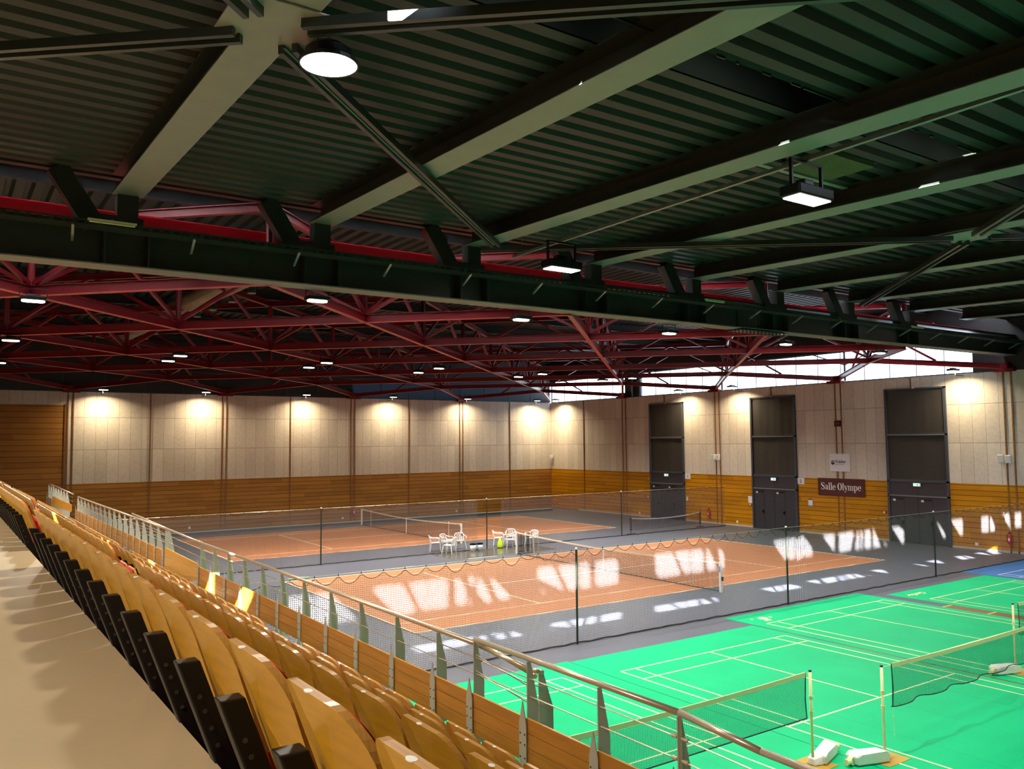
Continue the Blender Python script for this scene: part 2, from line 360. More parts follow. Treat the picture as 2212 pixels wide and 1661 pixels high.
for a in (deck_mesh(HY1, SL0, XL, XW, zdeck), deck_mesh(HY0, HY1, XL, HX0, zdeck), deck_mesh(HY0, HY1, HX1, XW, zdeck), deck_mesh(YF, HY0, XL, XW, zdeck)): mb.add(a.v, a.f)
mb.box(XL, -2.80, 11.07, XW, -2.60, 11.27)
struct('ceiling', mb, M['deck'])
# hall roof deck, ribs run away from the grandstand, plus the closing fascia over the main girder
ZH = 12.3
mb = deck_mesh(XL, XW, -0.9, YW+0.3, lambda y: ZH, along='Y'); mb.box(XL, -0.9, ZH+0.14, XW+0.3, YW+0.3, ZH+0.2)
struct('ceiling_hall', mb, M['deck_hall'])
mb = MB(); mb.box(XL, -2.75, 11.2, XW, -2.6, ZH+0.2); struct('wall_inner', mb, M['fascia'])
mb = MB(); mb.box(XL, -2.6, ZH+0.1, XW+0.3, -0.9, ZH+0.14); struct('window_4', mb, M['skylight'])

# made-up monitor over the added slot: upstand, cap and a sun-shaping mask
mon = empty('added_sun_slot', (2, -13.4, 11.0), 'long narrow slot added in the corrugated roof to admit the sun patches', 'skylight')
mb = MB(); o = Vector((2, -13.4, 11.0))
def rel(mb2):
    mb2.v = [(v[0]-o.x, v[1]-o.y, v[2]-o.z) for v in mb2.v]; return mb2
mb.box(-17, SL1, zdeck(SL1)+0.03, 22, SL1+0.05, 11.45); mb.box(-17, SL0-0.05, 11.38, 22, SL1+0.05, 11.45)
rel(mb).build('upstand', mat('slot_black_lining', (0.012, 0.014, 0.010), 1.0, spec=0.0), mon)  # near-black so sky light hardly shows inside the added slot
LIT = [(-6.9,-6.1,-6.9,-6.1),(-5.27,-4.73,-5.19,-4.67),(-4.62,-3.58,-4.62,-3.58),(-3.18,-2.53,-3.24,-2.14),(-2.31,-1.81,-1.94,-1.79),(-1.76,-1.28,-1.76,-1.29),(-1.01,-0.98,-1.01,-0.56),(-0.76,-0.38,-0.15,0.02),(-0.05,0.99,0.26,0.95),(1.5,1.96,1.5,2.34),(2.15,2.78,2.54,2.77),(2.91,3.23,2.9,3.25),(3.48,4.28,3.47,4.26),(5.76,6.42,5.8,6.79),(6.58,7.2,6.95,7.18),(7.26,7.77,7.24,7.74),(7.95,7.97,7.93,8.4),(8.47,8.7,8.61,8.68),(11.09,11.8,11.72,11.77),(11.88,12.24,11.84,12.21),(12.34,13.17,12.31,13.14),(13.35,14.48,13.73,14.39),(14.75,15.67,14.71,15.35),(15.86,16.21,15.63,16.11),(16.26,16.67,16.22,16.63),(16.85,16.88,16.77,17.28),(17.38,17.84,17.55,17.61),(18.08,18.86,17.85,18.82),(21.24,21.94,21.68,21.82),(22.4,23.24,22.17,23.18),(24.83,25.34,24.77,25.28),(25.54,25.58,25.47,25.87),(26.63,27.25,26.36,27.31),(27.76,28.32,27.69,28.25)]  # outlines of the sun patches on the divider net
za, zc_ = zdeck(SL0)-0.02, 11.40
pt_, pb_ = -17.0, -17.0
for a, b, c, d in LIT + [(31.5, 0, 31.5, 0)]:
    a -= 9.65; b -= 9.65; c -= 9.65; d -= 9.65
    mb = MB(); mb.poly([(pb_, SL0-0.02, za), (c, SL0-0.02, za), (a, SL0-0.02, zc_), (pt_, SL0-0.02, zc_)], (0, 0.02, 0)); rel(mb).build('window_bar', M['dark_steel'], mon)  # added mask pieces that cut the sunlight into patches
    pt_, pb_ = b, d

# near roof beams
BX = [-8.33 + 4.27*i for i in range(-1, 9)]
for i, x in enumerate(BX):
    t = empty('roof_beam', (x, -3.0, 10.72), 'dark roof beam with pale underside, %s from the left, rising to the main girder' % ORD[i+1], 'beam', 'roof beams over the green courts')
    L = 24.0; w = 0.60
    mb = MB(); mb.ibeam((0, 0.1, 0.20), (0, -L, 0.20-0.035*L), w, 0.42, 0.03, 0.03, 0); mb.build('web', M['dark_steel'], t)
    mb = MB(); mb.bar((0, 0.1, -0.02), (0, -L, -0.02-0.035*L), w+0.004, 0.012); mb.build('bottom_flange', M['beam_steel'], t)  # paler strip stands in for the light on the beam underside
# cross bracing under the roof beams, with big gusset plates
def zb(y): return 10.66 + 0.035*(y+3)
for (nx, nm) in ((-8.4, 'left'), (9.0, 'right')):
    ny = -12.3 if nx < 0 else -11.6
    g = empty('gusset_plate', (nx, ny, zb(ny)), 'pale bolted gusset plate under the %s bracing crossing' % nm, 'gusset plate')
    mb = MB(); mb.box(-0.55, -0.6, -0.02, 0.55, 0.6, 0.0); mb.build('plate', M['beam_steel'], g)
    for (dx, dy, txt) in ((8.7, 8.4, 'towards the girder, right side'), (-8.7, 8.4, 'towards the girder, left side'), (8.7, -8.4, 'away from the girder, right side'), (-8.7, -8.4, 'away from the girder, left side')):
        b = empty('roof_brace', (nx+0.3*math.copysign(1,dx), ny+0.3*math.copysign(1,dy), zb(ny)-0.07), 'dark diagonal channel brace from the %s gusset running %s' % (nm, txt), 'brace', 'diagonal roof braces')
        mb = MB(); e = Vector((dx*0.965, dy*0.965, 0.035*dy)); d = Vector((-e.y, e.x, 0)).normalized()*0.09
        mb.bar(d, e + d, 0.07, 0.12); mb.bar(-d, e - d, 0.07, 0.12); mb.build('channel', M['dark_steel'], b)
        mb = MB(); mb.bar(d*0.45, e + d*0.45, 0.03, 0.012); mb.build('lip', M['beam_steel'], b)

# main girder: bottom chord I section with stiffeners, struts and diagonals up to the near roof
gd = empty('main_girder', (8, -2.7, 9.2), 'huge dark green riveted girder crossing the whole hall with pale underside', 'girder')
GZ = lambda x: 9.19 + 0.0045*(x + 8)
def grel(mb2):
    mb2.v = [(v[0]-8, v[1]+2.7, v[2]-9.2) for v in mb2.v]; return mb2
mb = MB(); mb.bar((XL+0.02, -2.7, GZ(XL)+0.40), (XW-0.02, -2.7, GZ(XW)+0.44), 0.03, 0.80); mb.bar((XL+0.02, -2.7, GZ(XL)+0.80), (XW-0.02, -2.7, GZ(XW)+0.92), 0.60, 0.05); grel(mb).build('web', M['dark_steel'], gd)
mb = MB(); mb.bar((XL+0.02, -2.7, GZ(XL)), (XW-0.02, -2.7, GZ(XW)), 0.60, 0.03); grel(mb).build('bottom_flange', M['girder_lit'], gd)
for i, x in enumerate(BX[:-1]):
    for dx in (-0.42, 0.42):
        mb = MB(); mb.box(x+dx-0.015, -3.0, GZ(x)+0.02, x+dx+0.015, -2.4, GZ(x)+0.78); grel(mb).build('stiffener', M['dark_steel'], gd)
    mb = MB(); mb.box(x-0.2, -3.0, GZ(x)+0.82, x+0.2, -2.68, 10.72); grel(mb).build('strut', M['dark_steel'], gd)
    mb = MB(); mb.bar((x-0.62, -2.85, 9.98), (x-1.32, -2.85, 11.08), 0.30, 0.40); grel(mb).build('diagonal', M['dark_steel'], gd)
    mb = MB(); mb.box(x-0.9, -3.02, 9.98, x+0.3, -2.98, 10.22); grel(mb).build('gusset', M['dark_steel'], gd)
mb = MB()
for k in range(12):
    for j in range(6): mb.cyl((11.1+k*0.19, -2.73, 9.42+j*0.105), (11.1+k*0.19, -2.78, 9.42+j*0.105), 0.03, n=6)
for k in range(12):
    for j in range(4): mb.cyl((11.0+k*0.2, -2.95+j*0.16, 9.25), (11.0+k*0.2, -2.95+j*0.16, 9.17), 0.03, n=6)
mb.box(11.0, -2.76, 9.36, 13.3, -2.71, 10.0); mb.box(10.9, -3.02, 9.20, 13.4, -2.38, 9.225)
grel(mb).build('bolted_splice', M['dark_steel'], gd)
# cable tray in front of the girder
ct = empty('cable_tray', (8, -3.28, 9.86), 'perforated green cable tray running along the top of the girder', 'cable tray')
mb = MB(); mb.box(-24, -0.2, -0.02, 22.4, 0.2, 0.0); mb.build('tray_bed', M['dark_steel'], ct)
mb = MB()
mb.box(-24, -0.21, 0.06, 22.4, -0.195, 0.10); mb.box(-24, -0.21, -0.02, 22.4, -0.195, 0.0)
k = -24
while k < 22.3: mb.box(k, -0.21, 0.0, k+0.07, -0.195, 0.06); k += 0.2
tag(mb.build('perforated_side', M['dark_steel'], ct), None)
for k in range(20):
    mb = MB(); x = -22+k*2.3; mb.bar((x, -0.2, -0.03), (x+0.05, 0.3, -0.25), 0.05, 0.05); mb.build('bracket', M['galv'], ct)
for x, nm in ((-8.7, 'leftmost'), (9.0, 'middle'), (21.0, 'rightmost')):
    t = empty('tube_light', (x, -3.52, 9.93), '%s unlit tube light fixed to the cable tray' % nm, 'tube light', 'unlit tube lights on the tray')
    mb = MB(); mb.box(-0.45, -0.03, 0, 0.45, 0.03, 0.04); mb.build('batten', M['tube'], t)
    mb = MB(); mb.cyl((-0.42, 0, -0.02), (0.42, 0, -0.02), 0.018, n=8); mb.build('tube', M['tube'], t)
    mb = MB(); mb.box(-0.02, -0.02, 0.04, 0.02, 0.25, 0.06); mb.build('bracket', M['galv'], t)

# hall roof purlins
for i in range(8):
    y = 1.3 + 4.5*i
    mb = MB(); mb.ibeam((XL, 0, 0), (XW, 0, 0), 0.2, 0.4, 0.02, 0.02)
    o2 = mb.build('purlin', M['fascia'], loc=(0, y, ZH-0.21)); tag(o2, 'dark purlin under the hall roof deck, %s back from the main girder' % ORD[i+1], 'purlin', 'purlins under the hall roof')

# red diagrid of roof trusses
GX0, GY0 = 3.83, 33.5
def znode(y): return 8.72 if y > 33 else 9.18
def zbx(x, y): return 8.72 if (y > 33 or x > 30) else 9.18
ZTOP = 11.05
def truss(pts, label, posts):
    base = Vector((*pts[len(pts)//2], 0.0))
    t = empty('roof_truss', (base.x, base.y, 9.18), label, 'truss', 'red diagonal roof trusses')
    b3 = Vector((base.x, base.y, 9.18))
    P = [Vector((p[0], p[1], zbx(*p))) for p in pts]
    mb = MB(); mt = MB()
    for a, b in zip(P[:-1], P[1:]):
        up = Vector((0, 0, 0.13)); mb.ibeam(a - b3 + up, b - b3 + up, 0.15, 0.26, 0.018, 0.02, 0, 1)
    mb.build('bottom_chord', [M['red'], M['red_lit']], t)
    Q = [Vector((p[0], p[1], ZTOP)) for p in pts if p[1] < 33 and p[0] < 30]
    if len(Q) > 1:
        mt.ibeam(Q[0] - b3, Q[-1] - b3, 0.15, 0.22, 0.018, 0.02); mt.build('top_chord', M['red'], t)
    for a, b in zip(P[:-1], P[1:]):
        top = Vector(((a.x+b.x)/2, (a.y+b.y)/2, ZTOP))
        for q in (a, b):
            if q.y > 33 or q.x > 30:
                other = b if q is a else a
                m_ = Vector((other.x, other.y, ZTOP)); mb = MB(); mb.bar(m_ - b3, a.lerp(b, 0.5) + Vector((0,0,0.26)) - b3, 0.10, 0.10); mb.build('brace', M['red'], t)
            else:
                mb = MB(); mb.bar(q + Vector((0,0,0.26)) - b3, top - b3, 0.10, 0.10); mb.build('brace', M['red'], t)
        if posts:
            if b.y < 33 and b.x < 30:
                mb = MB(); mb.cyl(b + Vector((0,0,0.2)) - b3, Vector((b.x, b.y, ZTOP)) - b3, 0.085, n=10); mb.build('post', M['red'], t)
def chain(x, y, sx):
    pts = [(x, y)]
    while True:
        x += 4.5*sx; y -= 4.5
        if y < -2.6 or x < -15 or x > 31: break
        pts.append((min(x, XW-0.1), y))
    return pts
names_b = {-14.17: 'left end', -5.17: 'fourth column from the corner', 3.83: 'third column from the corner', 12.83: 'second column from the corner', 21.83: 'first column from the corner'}
for x in (-14.17, -5.17, 3.83, 12.83, 21.83):
    for sx in (1, -1):
        c = chain(x, 33.35 if False else 33.5, sx)
        c[0] = (c[0][0], 33.4)
        if len(c) > 1:
            truss(c, 'red truss springing from the back wall at the %s, heading %s' % (names_b[x], 'right' if sx > 0 else 'left'), sx > 0)
for k, y in enumerate((33.5, 24.5, 15.5, 6.5)):
    c = chain(30.83, y, -1); c[0] = (XW-0.1, min(y, 33.4))
    if len(c) > 1: truss(c, 'red truss springing from the window wall at its %s foot from the corner' % ORD[k+1], True)
# trusses entering from the left edge, heading right
for y in (24.5, 15.5, 6.5):
    c = chain(-14.17, y, 1)
    if len(c) > 1: truss(c, 'red truss coming from the grandstand side, %s from the back wall' % ORD[{24.5: 1, 15.5: 2, 6.5: 3}[y]], True)
mb = MB(); mb.ibeam((XL+0.1-8, 0, 0), (XW-0.1-8, 0, 0), 0.2, 0.36, 0.018, 0.02)
tag(mb.build('edge_beam', M['red_daylit'], loc=(8, -1.6, 10.46)), 'long red edge beam, colour brightened for daylight, in the slot above the girder', 'beam')
# feet of the trusses on the walls
for k, x in enumerate(NODEX):
    mb = MB(); mb.box(-0.45, -0.35, -0.03, 0.45, 0, 0.12); mb.box(-0.2, -0.25, 0.12, 0.2, 0, 0.4)
    tag(mb.build('truss_bearing', M['red'], loc=(x, YW-0.03, 8.62)), 'red truss bearing on the back wall, %s column from the corner' % ORD[4-k], 'bearing', 'truss bearings on the walls')
for k, y in enumerate(NODEY):
    mb = MB(); mb.box(-0.35, -0.45, -0.03, 0, 0.45, 0.12); mb.box(-0.25, -0.2, 0.12, 0, 0.2, 0.4)
    tag(mb.build('truss_bearing', M['red'], loc=(XW-0.03, y, 8.62)), 'red truss bearing on the window wall, %s column from the corner' % ORD[k+1], 'bearing', 'truss bearings on the walls')
# pale steel struts behind the clerestory glazing line
k = 0
for y in (24.0, 15.5, 6.6):
    mb = MB(); mb.cyl((0,0,0), (0,0,1.75), 0.06, n=8); mb.bar((0,0,0.9), (0,-2.2,1.7), 0.06, 0.06); mb.bar((0,0,0.9), (0,2.2,1.7), 0.06, 0.06)
    k += 1; tag(mb.build('window_strut', M['frame'], loc=(XW-0.15, y-0.6, 8.7)), 'blue-grey strut with raking arms in front of the clerestory, %s from the corner' % ORD[k], 'strut', 'clerestory struts')

# ventilation duct
dct = empty('air_duct', (-3.0, 14, 10.9), 'large brown spiral ventilation duct hanging between the red trusses', 'duct')
mb = MB(); mb.cyl((0.2, -9.5, 0.35), (-0.6, 11, 0.35), 0.38, n=24)
for i in range(24): mb.cyl((0.2-0.8*i/24, -9.3+20.4*i/24, 0.35), (0.2-0.8*i/24, -9.27+20.4*i/24, 0.35), 0.388, n=24)
mb.build('duct_pipe', M['duct'], dct, smooth=False)
for i in range(9):
    y = -8.8+2.2*i; x = 0.2-0.8*(y+9.5)/20.5 + (0.42 if i % 2 == 0 else 0.38)
    mb = MB(); mb.cyl((x, y, 0.25), (x, y, -0.12), 0.13, n=14, mi=0); mb.cyl((x, y, -0.12), (x, y, -0.15), 0.15, n=14, mi=1); mb.build('nozzle', [M['dark_steel'], M['galv']], dct)

# ------------------------------------------------------------------ lamps
def lamp_light(loc, watts, size, size_y=None, parent=None):
    l = bpy.data.lights.new('lamp_light', 'AREA'); l.energy = watts; l.color = LAMP_COL
    l.spread = math.radians(150)
    if size_y: l.shape = 'RECTANGLE'; l.size = size; l.size_y = size_y
    else: l.shape = 'DISK'; l.size = size
    o = bpy.data.objects.new('lamp_light', l); COL.objects.link(o); o.location = loc
    if parent: o.parent = parent
    return o
hall = [(-9.66,1.38,'far left, above the seats'),(-9.57,10.46,'far left, further back above the seats'),(-9.45,19.35,'at the left edge, deepest above the seats'),(-3.87,-2.2,'just beyond the girder, left of the duct end'),
        (-3.66,12.79,'left pair, nearer one'),(-3.61,15.16,'left pair, further one'),(2.42,12.73,'second pair, nearer one'),(2.57,15.25,'second pair, further one'),(2.28,-2.2,'just beyond the girder, second from the left'),
        (8.07,12.78,'third pair, nearer one'),(8.35,15.36,'third pair, further one'),(14.39,15.19,'fourth pair, further one'),(14.43,13.06,'fourth pair, nearer one'),(8.25,-2.2,'just beyond the girder, third from the left'),
        (20.69,12.97,'fifth row, before the bright windows'),(14.29,-2.2,'just beyond the girder, fourth from the left'),(20.4,-2.2,'just beyond the girder, rightmost'),(20.5,15.3,'far row, above the far end of the net')]
proto = None
for x, y, where in hall:
    if proto is None:
        t = empty('hall_lamp', (x, y, 8.95)); proto = t
        mb = MB(); mb.box(-0.27, -0.2, 0.03, 0.27, 0.2, 0.13); mb.box(-0.15, -0.1, 0.13, 0.15, 0.1, 0.18); mb.build('housing', M['black'], t, bevel=0.02)
        mb = MB(); pts = []
        for cx, a0 in ((0.13, -PI/2), (-0.13, PI/2)):
            for i in range(9): a = a0 + PI*i/8; pts.append((cx+0.12*math.cos(a), 0.14*math.sin(a), 0.0))
        mb.poly(pts, (0, 0, 0.03)); mb.build('diffuser', M['lamp_glow'], t)
        mb = MB(); mb.box(-0.3, -0.01, 0.1, -0.28, 0.01, 0.32); mb.box(0.28, -0.01, 0.1, 0.3, 0.01, 0.32); mb.box(-0.3, -0.01, 0.31, 0.3, 0.01, 0.33); mb.build('bracket', M['black'], t)
        lamp_light((0, 0, -0.02), LAMP_W, 0.4, 0.25, t)
        bpy.context.view_layer.update()
    else:
        t = copy_tree(proto); t.location = (x, y, 8.95)
    tag(t, 'lit rectangular lamp under the red trusses, %s' % where, 'lamp', 'lamps under the hall roof')
wall_l = [(-3.5, 32.5, 'leftmost above the back wall'), (2.4, 32.5, 'second from left above the back wall'), (9.0, 32.5, 'third from left above the back wall'), (15.5, 32.5, 'fourth from left above the back wall'), (21.8, 32.5, 'fifth from left, above the batten pair of the back wall'), (28.4, 32.5, 'nearest the corner on the back wall')]
wall_r = [(29.55, 31.6, 'nearest the corner on the window wall'), (29.55, 18.0, 'right of the door with panel 1'), (29.55, 13.4, 'left of the door with panel 2'), (29.55, -0.45, 'right of the last door')]
for x, y, where in wall_l + wall_r:
    t = copy_tree(proto); t.location = (x, y, 8.72); t.rotation_euler = (0, 0, 0)
    tag(t, 'lit wall washing lamp, %s' % where, 'lamp', 'wall washing lamps')
    mb = MB(); mb.box(-0.02, 0.18, -0.2, 0.02, 1.02, -0.17) if y > 32 else mb.box(0.18, -0.02, -0.2, 0.97, 0.02, -0.17)
    mb.box(-0.02, 0.18, -0.2, 0.02, 0.21, 0.08) if y > 32 else mb.box(0.18, -0.02, -0.2, 0.21, 0.02, 0.08); mb.build('wall_arm', M['black'], t)
    for c in t.children:
        if c.type == 'LIGHT': c.data = c.data.copy(); c.data.energy = LAMP_W*0.38; c.data.color = (1.0, 0.80, 0.48)
# near lamps over the stand and the green courts
t = empty('bell_lamp', (-7.68, -12.27, 10.13), 'big round bell lamp glowing under the left gusset plate', 'lamp')
mb = MB(); mb.lathe([(0.0, 0.16), (0.20, 0.16), (0.28, 0.10), (0.31, 0.0), (0.36, -0.04), (0.36, -0.08), (0.34, -0.08)], (0,0,0), 32); mb.build('housing', M['black'], t, smooth=False)
mb = MB(); mb.lathe([(0.34, -0.07), (0.0, -0.07)], (0,0,0), 32); mb.build('diffuser', M['lamp_glow'], t)
mb = MB(); mb.box(-0.02, -0.03, 0.10, 0.02, 0.03, 0.26); mb.box(-0.14, -0.03, 0.20, 0.02, 0.03, 0.22); mb.build('bracket', M['black'], t)
lamp_light((0, 0, -0.10), LAMP_W*0.85, 0.62, None, t)
def long_lamp(loc, label):
    t = empty('flood_lamp', loc, label, 'lamp', 'flood lamps on the conduit')
    mb = MB(); mb.box(-0.5, -0.22, 0.0, 0.5, 0.22, 0.2); mb.box(-0.2, -0.1, 0.2, 0.1, 0.1, 0.34); mb.build('housing', M['black'], t, bevel=0.03)
    mb = MB(); mb.box(-0.44, -0.18, -0.02, 0.44, 0.18, 0.0); mb.build('diffuser', M['lamp_glow'], t)
    mb = MB(); mb.box(-0.45, -0.03, 0.15, -0.41, 0.03, 0.65); mb.box(0.41, -0.03, 0.15, 0.45, 0.03, 0.65); mb.box(-0.45, -0.03, 0.65, 0.45, 0.03, 0.69); mb.build('bracket', M['black'], t)
    lamp_light((0, 0, -0.04), LAMP_W*1.05, 0.85, 0.34, t)
long_lamp((1.2, -12.6, 9.74), 'lit flood lamp hanging from the conduit in front of the rooflight hatch')
long_lamp((1.2, -5.5, 9.74), 'lit flood lamp hanging from the conduit just before the girder')
long_lamp((12.0, -15.5, 9.8), 'added flood lamp over the right green courts, outside the picture')  # unseen lamps, added to brighten the green and blue courts
long_lamp((23.7, -12.5, 9.8), 'added flood lamp over the blue court, outside the picture')
long_lamp((3.0, -21.0, 9.6), 'added flood lamp over the near end of the green courts, outside the picture')
for y, pw, nm in ((-9.0, 0.5, 'further'), (-19.5, 0.5, 'nearer')):
    long_lamp((-15.2, y, 9.75), 'lit flood lamp over the walkway behind the seats, %s of the two outside the picture' % nm)
    bpy.data.lights[-1].energy = LAMP_W*pw*0.6
cd = empty('conduit', (1.2, -10, 10.43), 'slim lighting conduit hung from the roof running towards the girder', 'conduit')
mb = MB(); mb.box(-0.04, -10, 0, 0.04, 6.6, 0.07); mb.build('channel', M['galv'], cd)
mb = MB()
for k in range(8): y = -8.5+2.1*k; mb.cyl((0, y, 0.07), (0, y, 0.75), 0.008, n=6); mb.cyl((0, y, -0.01), (0, y, 0.0), 0.03, n=8)
mb.build('hanger', M['galv'], cd)
ht = empty('roof_hatch', (2.6, -12.1, 10.78), 'mineral fibre lined smoke hatch panel beneath the corrugated roof', 'hatch')
mb = MB(); mb.box(-0.75, -0.5, -0.05, 0.75, 0.5, 0.02); mb.build('panel', M['fibre'], ht)
mb = MB(); mb.box(-0.8, -0.55, 0.02, 0.8, 0.55, 0.09); mb.build('frame', M['dark_steel'], ht)
for dy in (-0.75, 0.75):
    mb = MB(); mb.box(-2.05, dy-0.06, 0.0, 1.7, dy+0.06, 0.2); mb.build('trimmer', M['beam_steel'], ht)

# ------------------------------------------------------------------ floor surfaces
def line(mb, x0, y0, x1, y1, w, z): mb.box(min(x0,x1)-(w/2 if x0==x1 else 0), min(y0,y1)-(w/2 if y0==y1 else 0), z-0.002, max(x0,x1)+(w/2 if x0==x1 else 0), max(y0,y1)+(w/2 if y0==y1 else 0), z)
def tennis(ox, oy, label):
    t = empty('tennis_court', (ox, oy, 0), label, 'tennis court')
    mb = MB(); mb.box(0, 0, 0.0, 23.77, 10.97, 0.004); mb.build('clay_surface', M['clay'], t)
    mb = MB(); z = 0.007; w = 0.06
    for y in (0, 10.97): line(mb, 0, y, 23.77, y, w, z)
    for y in (1.372, 9.598): line(mb, 0, y, 23.77, y, w, z)
    for x in (0, 23.77): line(mb, x, 0, x, 10.97, 0.09, z)
    for x in (5.485, 18.285): line(mb, x, 1.372, x, 9.598, w, z+0.001)
    line(mb, 5.485, 5.485, 18.285, 5.485, w, z); mb.build('court_lines', M['white_line'], t)
tennis(0, 0, 'orange tennis court nearer the camera, crossed by patches of sun')
tennis(0.05, 18.13, 'orange tennis court further back along the timber wall')
mb = MB(); mb.box(15.3, -27, 0.0, 16.3, -7.0, 0.002); mb.box(8.3, -27, 0, 8.8, -8.0, 0.002); tag(mb.build('floor_marking', M['brown_floor']), kind='structure')
mb = MB(); mb.box(15.4, -7.05, 0.003, 16.2, -6.97, 0.004); mb.box(15.4, -8.45, 0.003, 16.2, -8.37, 0.004); tag(mb.build('floor_line', M['yellow_line']), kind='structure')
def badminton(x0, x1, yb, lx, ly, m, label, lm):
    t = empty('badminton_mat', (x0, yb, 0), label, 'court mat')
    mb = MB(); mb.box(0, -15.6, 0.0, x1-x0, 0, 0.008); mb.build('mat_sheet', m, t)
    mb = MB(); z = 0.011; w = 0.04; X = lx-x0; Y = ly-yb; L = 13.4
    for y in (0, -L): line(mb, X, Y+y, X+6.1, Y+y, w, z)
    for y in (-0.76, -L+0.76, -4.72, -L+4.72): line(mb, X, Y+y, X+6.1, Y+y, w, z)
    for x in (0, 0.46, 5.64, 6.1): line(mb, X+x, Y-L, X+x, Y, w, z+0.001)
    line(mb, X+3.05, Y-4.72, X+3.05, Y, w, z+0.001); line(mb, X+3.05, Y-L, X+3.05, Y-L+4.72, w, z+0.001)
    mb.build('court_lines', lm, t)
    mb = MB()
    for k in (1, 2, 3): mb.box((x1-x0)*k/4-0.004, -15.6, 0.008, (x1-x0)*k/4+0.004, 0, 0.0085)
    mb.build('mat_seam', mat('dark_green_seam', (0.0, 0.20, 0.09), 0.5), t)
    return t
badminton(-6.6, 1.60, -5.0, -5.48, -6.05, M['green'], 'green badminton mat half hidden behind the parapet, leftmost', M['mat_line'])
badminton(1.62, 8.45, -5.10, 2.05, -6.47, M['green'], 'green badminton mat, second from the left', M['mat_line'])
m2 = badminton(8.55, 15.48, -3.97, 8.99, -5.20, M['green'], 'green badminton mat with a small round logo, third from the left', M['mat_line'])
m3 = badminton(16.05, 22.92, -4.74, 16.47, -6.05, M['green'], 'green badminton mat furthest right, before the blue one', M['mat_line'])
badminton(23.06, 30.0, -3.75, 23.45, -5.0, M['blue'], 'blue badminton mat at the right edge', M['paper'])

def text_mesh(txt, size, name='lettering', align='LEFT'):
    cu = bpy.data.curves.new('t', 'FONT'); cu.body = txt; cu.size = size; cu.extrude = 0.003; cu.align_x = align; cu.offset = size*0.012
    o = bpy.data.objects.new('t', cu); COL.objects.link(o); dg = bpy.context.evaluated_depsgraph_get()
    me = bpy.data.meshes.new_from_object(o.evaluated_get(dg)); bpy.data.objects.remove(o); me.name = name; return me
def put_mesh(me, name, m, parent, loc, rot):
    me.materials.clear(); me.materials.append(m); o = bpy.data.objects.new(name, me); COL.objects.link(o); o.parent = parent; o.location = loc; o.rotation_euler = rot; return o
put_mesh(text_mesh('Gerflor', 0.34), 'lettering', M['mat_line'], m3, (17.45-16.05, -5.2+4.74, 0.012), (0, 0, PI))
mb = MB(); mb.cyl((0,0,0), (0,0,0.003), 0.16, n=16); mb.cyl((0.33,-0.02,0), (0.33,-0.02,0.003), 0.06, n=10); mb.cyl((-0.4,0.1,0), (-0.4,0.1,0.003), 0.05, n=10); mb.box(-0.22,-0.32,0,0.05,-0.2,0.003)
mb.build('emblem', M['mat_line'], m2, loc=(9.5-8.55, -4.66+3.97, 0.009))
for (x0, x1, y) in ((9.2, 10.8, 12.0), (9.5, 10.9, 30.3)):
    mb = MB(); k = x0
    while k < x1: wd = random.choice((0.05, 0.08, 0.11)); mb.box(k, y-0.05, 0, k+wd, y+0.05, 0.003); k += wd+0.035
    tag(mb.build('floor_marking', M['white_line']), kind='structure')
mb = MB(); mb.box(8.5, 12.25, 0, 14.6, 14.6, 0.004); tag(mb.build('floor_mat', mat('dark_olive_glossy_mat', (0.085, 0.085, 0.075), 0.16)), 'dark glossy rectangle of flooring under the white chairs', 'floor mat')

# ------------------------------------------------------------------ nets
def net_sheet(x0, x1, y, ztop, zbot, m, name, parent, step=0.12, wob=0.03, folds=(), along='X', y1=None):
    mb = MB(); n = max(2, int((x1-x0)/step)); vs = []; uv = []
    rows = 6
    for i in range(n+1):
        x = x0 + (x1-x0)*i/n; zt = ztop(x)
        for j in range(rows+1):
            f = j/rows; z = zt + (zbot-zt)*f
            dy = wob*math.sin(x*2.3+0.7)*f + wob*0.6*math.sin(x*5.1+j*0.3)*(0.3+0.7*f)
            for fx, fw, fa in folds:
                if abs(x-fx) < fw: dy += fa*math.sin((x-fx)*38)*(1-abs(x-fx)/fw)
            vs.append((x, dy, z) if along == 'X' else (dy, x, z)); uv.append((x, z))
    fs = [(i*(rows+1)+j, (i+1)*(rows+1)+j, (i+1)*(rows+1)+j+1, i*(rows+1)+j+1) for i in range(n) for j in range(rows)]
    mb.add(vs, fs); me = mb.mesh(name, m); ul = me.uv_layers.new(name='UVMap')
    for l in me.loops: ul.data[l.index].uv = uv[l.vertex_index]
    o = bpy.data.objects.new(name, me); COL.objects.link(o); o.parent = parent; return o
def scallop(cable, pitch=0.56, sag=0.10, drop=0.03):
    def f(x):
        u = (x/pitch) % 1.0; k = math.floor(x/pitch); s = sag*(0.6+0.8*((math.sin(k*12.9898)*43758.5453) % 1.0))
        return cable(x) - drop - s*4*u*(1-u)
    return f
